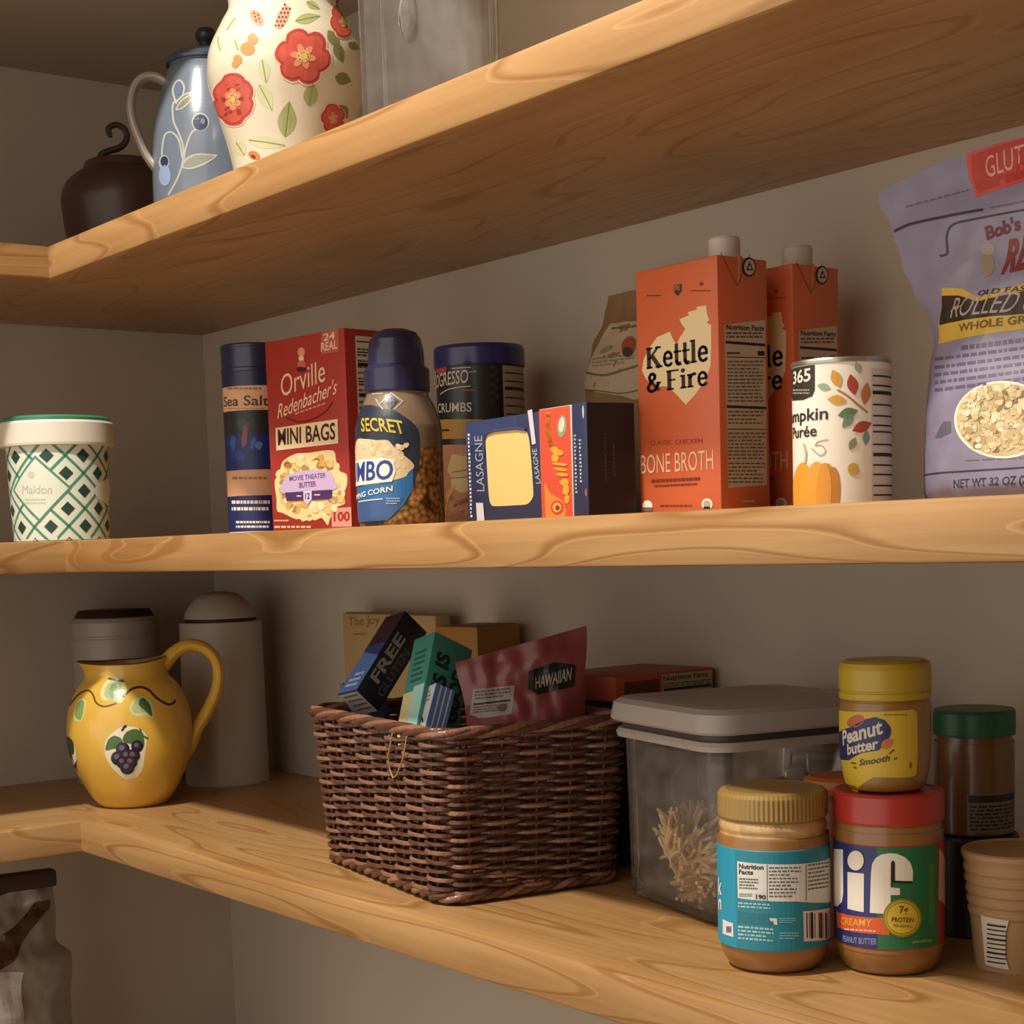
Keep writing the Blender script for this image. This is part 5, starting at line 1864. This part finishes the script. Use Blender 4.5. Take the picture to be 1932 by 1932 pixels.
    A.text('CREAMY', (170, 1300), (440, 1320), (172, 1240), mat('e0a040', 0.45), 3, 0.02)
    A.para(200, 1340, 480, 1365, 1, mat('e8c09a', 0.45), 3, slope=0.07)
    A.poly([(130, 1340), (490, 1400), (480, 1510), (150, 1480)], blue, 2)
    A.text('PEANUT BUTTER', (190, 1450), (480, 1480), (190, 1400), mat('8f8fb0', 0.45), 3, 0.02)
    A.ell(700, 1250, 168, 168, mat('8a7a20', 0.45), 4)
    A.ell(700, 1250, 152, 152, mat('c0a632', 0.45), 5)
    A.ell(700, 1250, 140, 140, mat('8a7a20', 0.45), 6)
    A.ell(700, 1250, 132, 132, mat('c9ae36', 0.45), 7)
    A.text('7g', (672, 1205), (748, 1205), (672, 1145), mat('4a3f10', 0.5), 8, 0.02)
    A.text('PROTEIN', (608, 1280), (795, 1285), (608, 1240), mat('4a3f10', 0.5), 8, 0.02)
    A.text('PER SERVING', (625, 1325), (785, 1335), (625, 1300), mat('4a3f10', 0.5), 8, 0.0)
    A.rect(925, 780, 975, 1300, mat('3c7a3a', 0.45), 2)
    A.para(790, 1450, 960, 1490, 1, mat('7f9a3a', 0.45), 2, slope=-0.1)
    A.emit(k, 0.00011)
    k.build('label', t)
    k = MB()
    k.lathe([(0.0350, 0.1010), (0.0362, 0.1013), (0.0366, 0.1025), (0.0366, 0.1195), (0.0352, 0.1212), (0.032, 0.1212), (0.031, 0.1204), (0, 0.1204)], mat('a83028', 0.38, coat=0.2), 96)
    k.build('lid', t)

    # small yellow jar on top of it
    z = ZB + 0.1213
    t, M = jar_root('peanut_butter_jar', 'small yellow-lidded peanut butter jar standing on the red-lidded jar', 'jar', 1.3488, -0.2121, z)
    R = 0.0299
    pb3 = peanut('peanut_butter_small', '8f6a30')
    prof = smooth_prof([(0.022, 0), (0.0255, 0.002), (0.0278, 0.010), (0.0292, 0.020), (R, 0.032), (R, 0.056), (0.0292, 0.060), (0.0285, 0.0615)], 4)
    k = MB()
    k.lathe(prof, pb3, 64)
    k.build('jar_body', t)
    k = MB()
    yl = mat('c9ab36', 0.42)
    lsurf = [(r + 0.0003, zz) for r, zz in prof]
    A = cyl_art(lsurf, R, M, (1540, 1220), 6.44, guess=(0, 0.03), sv=0.004)
    A.poly([(265, 740), (1180, 760), (1225, 800), (1215, 1560), (1150, 1585), (700, 1585), (310, 1540)], yl, 1)
    blu = mat('272a5c', 0.42)
    A.poly([(230, 1330), (280, 1040), (420, 980), (600, 880), (720, 855), (830, 890), (905, 980), (910, 1060), (870, 1140), (760, 1260), (560, 1290), (400, 1380), (300, 1370)], blu, 2)
    A.text('Peanut', (390, 1172), (810, 1050), (375, 1000), mat('d0c4b4', 0.45), 3, 0.03, shear=0.02, f=(0.2, 1))
    A.text('butter', (395, 1310), (755, 1235), (385, 1180), mat('d0c4b4', 0.45), 3, 0.03, shear=0.02, f=(0.04, 1))
    A.text('Smooth', (525, 1445), (890, 1385), (525, 1370), mat('4a4a1a', 0.45), 3, 0.03, shear=0.03)
    A.ell(480, 905, 110, 70, mat('b0603c', 0.45), 2, -0.4)
    A.ell(860, 1180, 80, 56, mat('b9703f', 0.45), 3, -0.6)
    for p, q in (((430, 1410), (480, 1420)), ((460, 1465), (490, 1475)), ((890, 1300), (940, 1255)), ((945, 1365), (980, 1355))):
        A.line([p, q], 18, mat('4a4a1a', 0.45), 3)
    A.para(820, 820, 1110, 850, 1, mat('7a6a20', 0.45), 2)
    A.ell(1145, 1440, 18, 40, mat('7a6a20', 0.45), 2)
    A.emit(k, 0.00012)
    k.build('label', t)
    k = MB()
    yb = mat('b39a28', 0.4, coat=0.15)
    k.lathe([(0.0290, 0.0610), (0.0300, 0.0614), (0.0303, 0.0625), (0.0303, 0.0655), (0.0296, 0.0662), (0.0296, 0.0668), (0.0304, 0.0676), (0.0304, 0.0810), (0.0290, 0.0850), (0.026, 0.0866), (0, 0.0870)], yb, 72)
    k.build('lid', t)


def build_right_back():
    # dark can carrying the green lidded jar
    x, y = 1.3302, -0.09
    t, M = jar_root('dark_can', 'near-black can under the green-lidded jar at the back right', 'can', x, y, ZB)
    k = MB()
    k.lathe([(0.030, 0), (0.0315, 0.0015), (0.0315, 0.070), (0.030, 0.0725), (0, 0.0725)], mat('17130f', 0.4))
    k.build('can_body', t)
    z = ZB + 0.0727
    t, M = jar_root('green_lidded_jar', 'brown jar with dark green lid and nutrition label, standing on the dark can', 'jar', x, y, z)
    R = 0.0282
    prof = smooth_prof([(0.024, 0), (0.0270, 0.002), (R, 0.008), (R, 0.062), (0.0272, 0.067), (0.0262, 0.072)], 4)
    k = MB()
    k.lathe(prof, peanut('brown_spread', '6a4420'), 56)
    A = cyl_art(prof, R, M, (1740, 1280), 3.115, guess=(0.01, 0.02), clip=(-0.042, 0.0005, 0.042, 0.06))
    A.rect(-0.005, 0.004, 0.038, 0.032, mat('6f6658', 0.5), 1, True)
    A.rect(-0.004, 0.026, 0.037, 0.031, INK, 2, True)
    A.para(-0.003, 0.006, 0.036, 0.025, 7, INK, 2, raw=True)
    A.emit(k)
    k.build('jar_body', t)
    k = MB()
    k.lathe([(0.0270, 0.0718), (0.0288, 0.0722), (0.0290, 0.074), (0.0290, 0.0885), (0.0280, 0.0905), (0.025, 0.0910), (0, 0.0910)], mat('17583a', 0.4), 72)
    k.build('lid', t)
    # ribbed paper tub at the right
    x, y = 1.4085, -0.15
    t, M = jar_root('ribbed_tub', 'small tan ribbed paper tub with a white barcode sticker, far right of lower shelf', 'tub', x, y, ZB)
    k = MB()
    prof = [(0.0275, 0)]
    for i in range(40):
        zz = 0.001 + i * 0.0018
        prof.append((0.0275 + 0.0075 * zz / 0.075 + (0.0010 if i % 4 < 2 else 0) * (zz > 0.034), zz))
    prof += [(0.0355, 0.0735), (0.0365, 0.0755), (0.0365, 0.0785), (0.0350, 0.0795), (0.0330, 0.078), (0, 0.077)]
    k.lathe(prof, mat('a3835c', 0.6), 64)
    pr = [(0.0284, 0), (0.0362, 0.075)]
    A = cyl_art(pr, 0.030, M, (1740, 1280), 3.115, guess=(-0.01, 0.03), clip=(-0.046, 0.0005, 0.046, 0.07))
    A.poly([(345, 1390), (510, 1425), (490, 1500), (490, 1640), (512, 1712), (370, 1680)], mat('cdc6ba', 0.5), 1)
    for i in range(9):
        A.line([(385, 1445 + i * 27), (490, 1460 + i * 27)], 12 if i % 3 == 0 else 8, INK, 2)
    A.emit(k)
    k.build('tub_body', t, 0.5)
    # orange lidded tub behind the teal jar
    x, y = 1.272, -0.170
    t, M = jar_root('orange_lidded_tub', 'orange tub with flat overhanging lid behind the gold-lidded jar', 'tub', x, y, ZB)
    k = MB()
    org = mat('b0622a', 0.45)
    k.lathe([(0.014, 0), (0.0155, 0.002), (0.0165, 0.106)], mat('8a4a20', 0.45), 48)
    k.build('tub_body', t)
    k = MB()
    k.lathe([(0.0255, 0.1062), (0.0262, 0.1068), (0.0264, 0.1110), (0.025, 0.1160), (0.021, 0.1180), (0, 0.1185)], org, 64)
    k.build('lid', t)


def build_coffee_bag():
    x, y = 0.205, -0.402
    rz = PI / 2 - 0.1
    t = thing('coffee_bag', 'creased brown and silver foil coffee bag under the left lower shelf', 'bag', (x, y, -0.69), rz)
    M = xf((x, y, -0.69), rz)
    k = MB()
    foil = mat('8a7c70', 0.3, coat=0.4, bump=0.5, bscale=18, mottle=0.15)
    hw = interp([(0, 0.072), (0.19, 0.074), (0.240, 0.078), (0.260, 0.060), (0.29, 0.062), (0.322, 0.060), (0.34, 0.058)])
    dp = interp([(0, 0.045), (0.19, 0.045), (0.24, 0.036), (0.27, 0.022), (0.31, 0.010), (0.34, 0.006)])
    fr = pouch(k, hw, dp, 0.34, foil, 40, 60, 0.006, 9.2)
    A = Art(fr, M, (0, 1450), 4.008, (0.05, 0.29), clip=(-0.098, 0.0, 0.098, 0.34), su=0.008, sv=0.007)
    br, dkb, sv = mat('4a2c1a', 0.4), mat('2f1e12', 0.4), mat('b9aea4', 0.35)
    A.poly([(-300, 900), (-100, 840), (0, 870), (80, 790), (290, 770), (335, 860), (120, 920), (0, 960), (-300, 1060)], dkb, 1)
    A.poly([(260, 1010), (380, 990), (370, 1060), (300, 1130), (200, 1260), (150, 1350), (90, 1470), (0, 1520), (-300, 1560), (-300, 1300), (0, 1260), (100, 1200), (200, 1090)], br, 1)
    A.poly([(-300, 1560), (0, 1540), (180, 1540), (160, 1640), (170, 1800), (180, 1932), (-300, 1932)], sv, 1)
    A.emit(k, 0.0012)
    k.build('bag_body', t, 0.9)
    k = MB()
    k.box((-0.062, -0.013, 0.326), (0.062, 0.008, 0.346), mat('3a2416', 0.5), 0.003)
    k.build('folded_top', t, 0.5)


build_pot()
build_coffee_pot()
build_vase()
build_glass()
build_tub()
build_salt()
build_popcorn_box()
build_kernel_jar()
build_crumbs()
build_mid_boxes()
build_broth()
build_oats()
build_pumpkin_can()
build_paper_bag()
build_grey_canister()
build_white_canister()
build_jug()
build_basket()
build_basket_contents()
build_back_boxes()
build_bin()
build_jars()
build_right_back()
build_coffee_bag()
for m_ in [m for m in bpy.data.meshes if m.users == 0]:
    bpy.data.meshes.remove(m_)
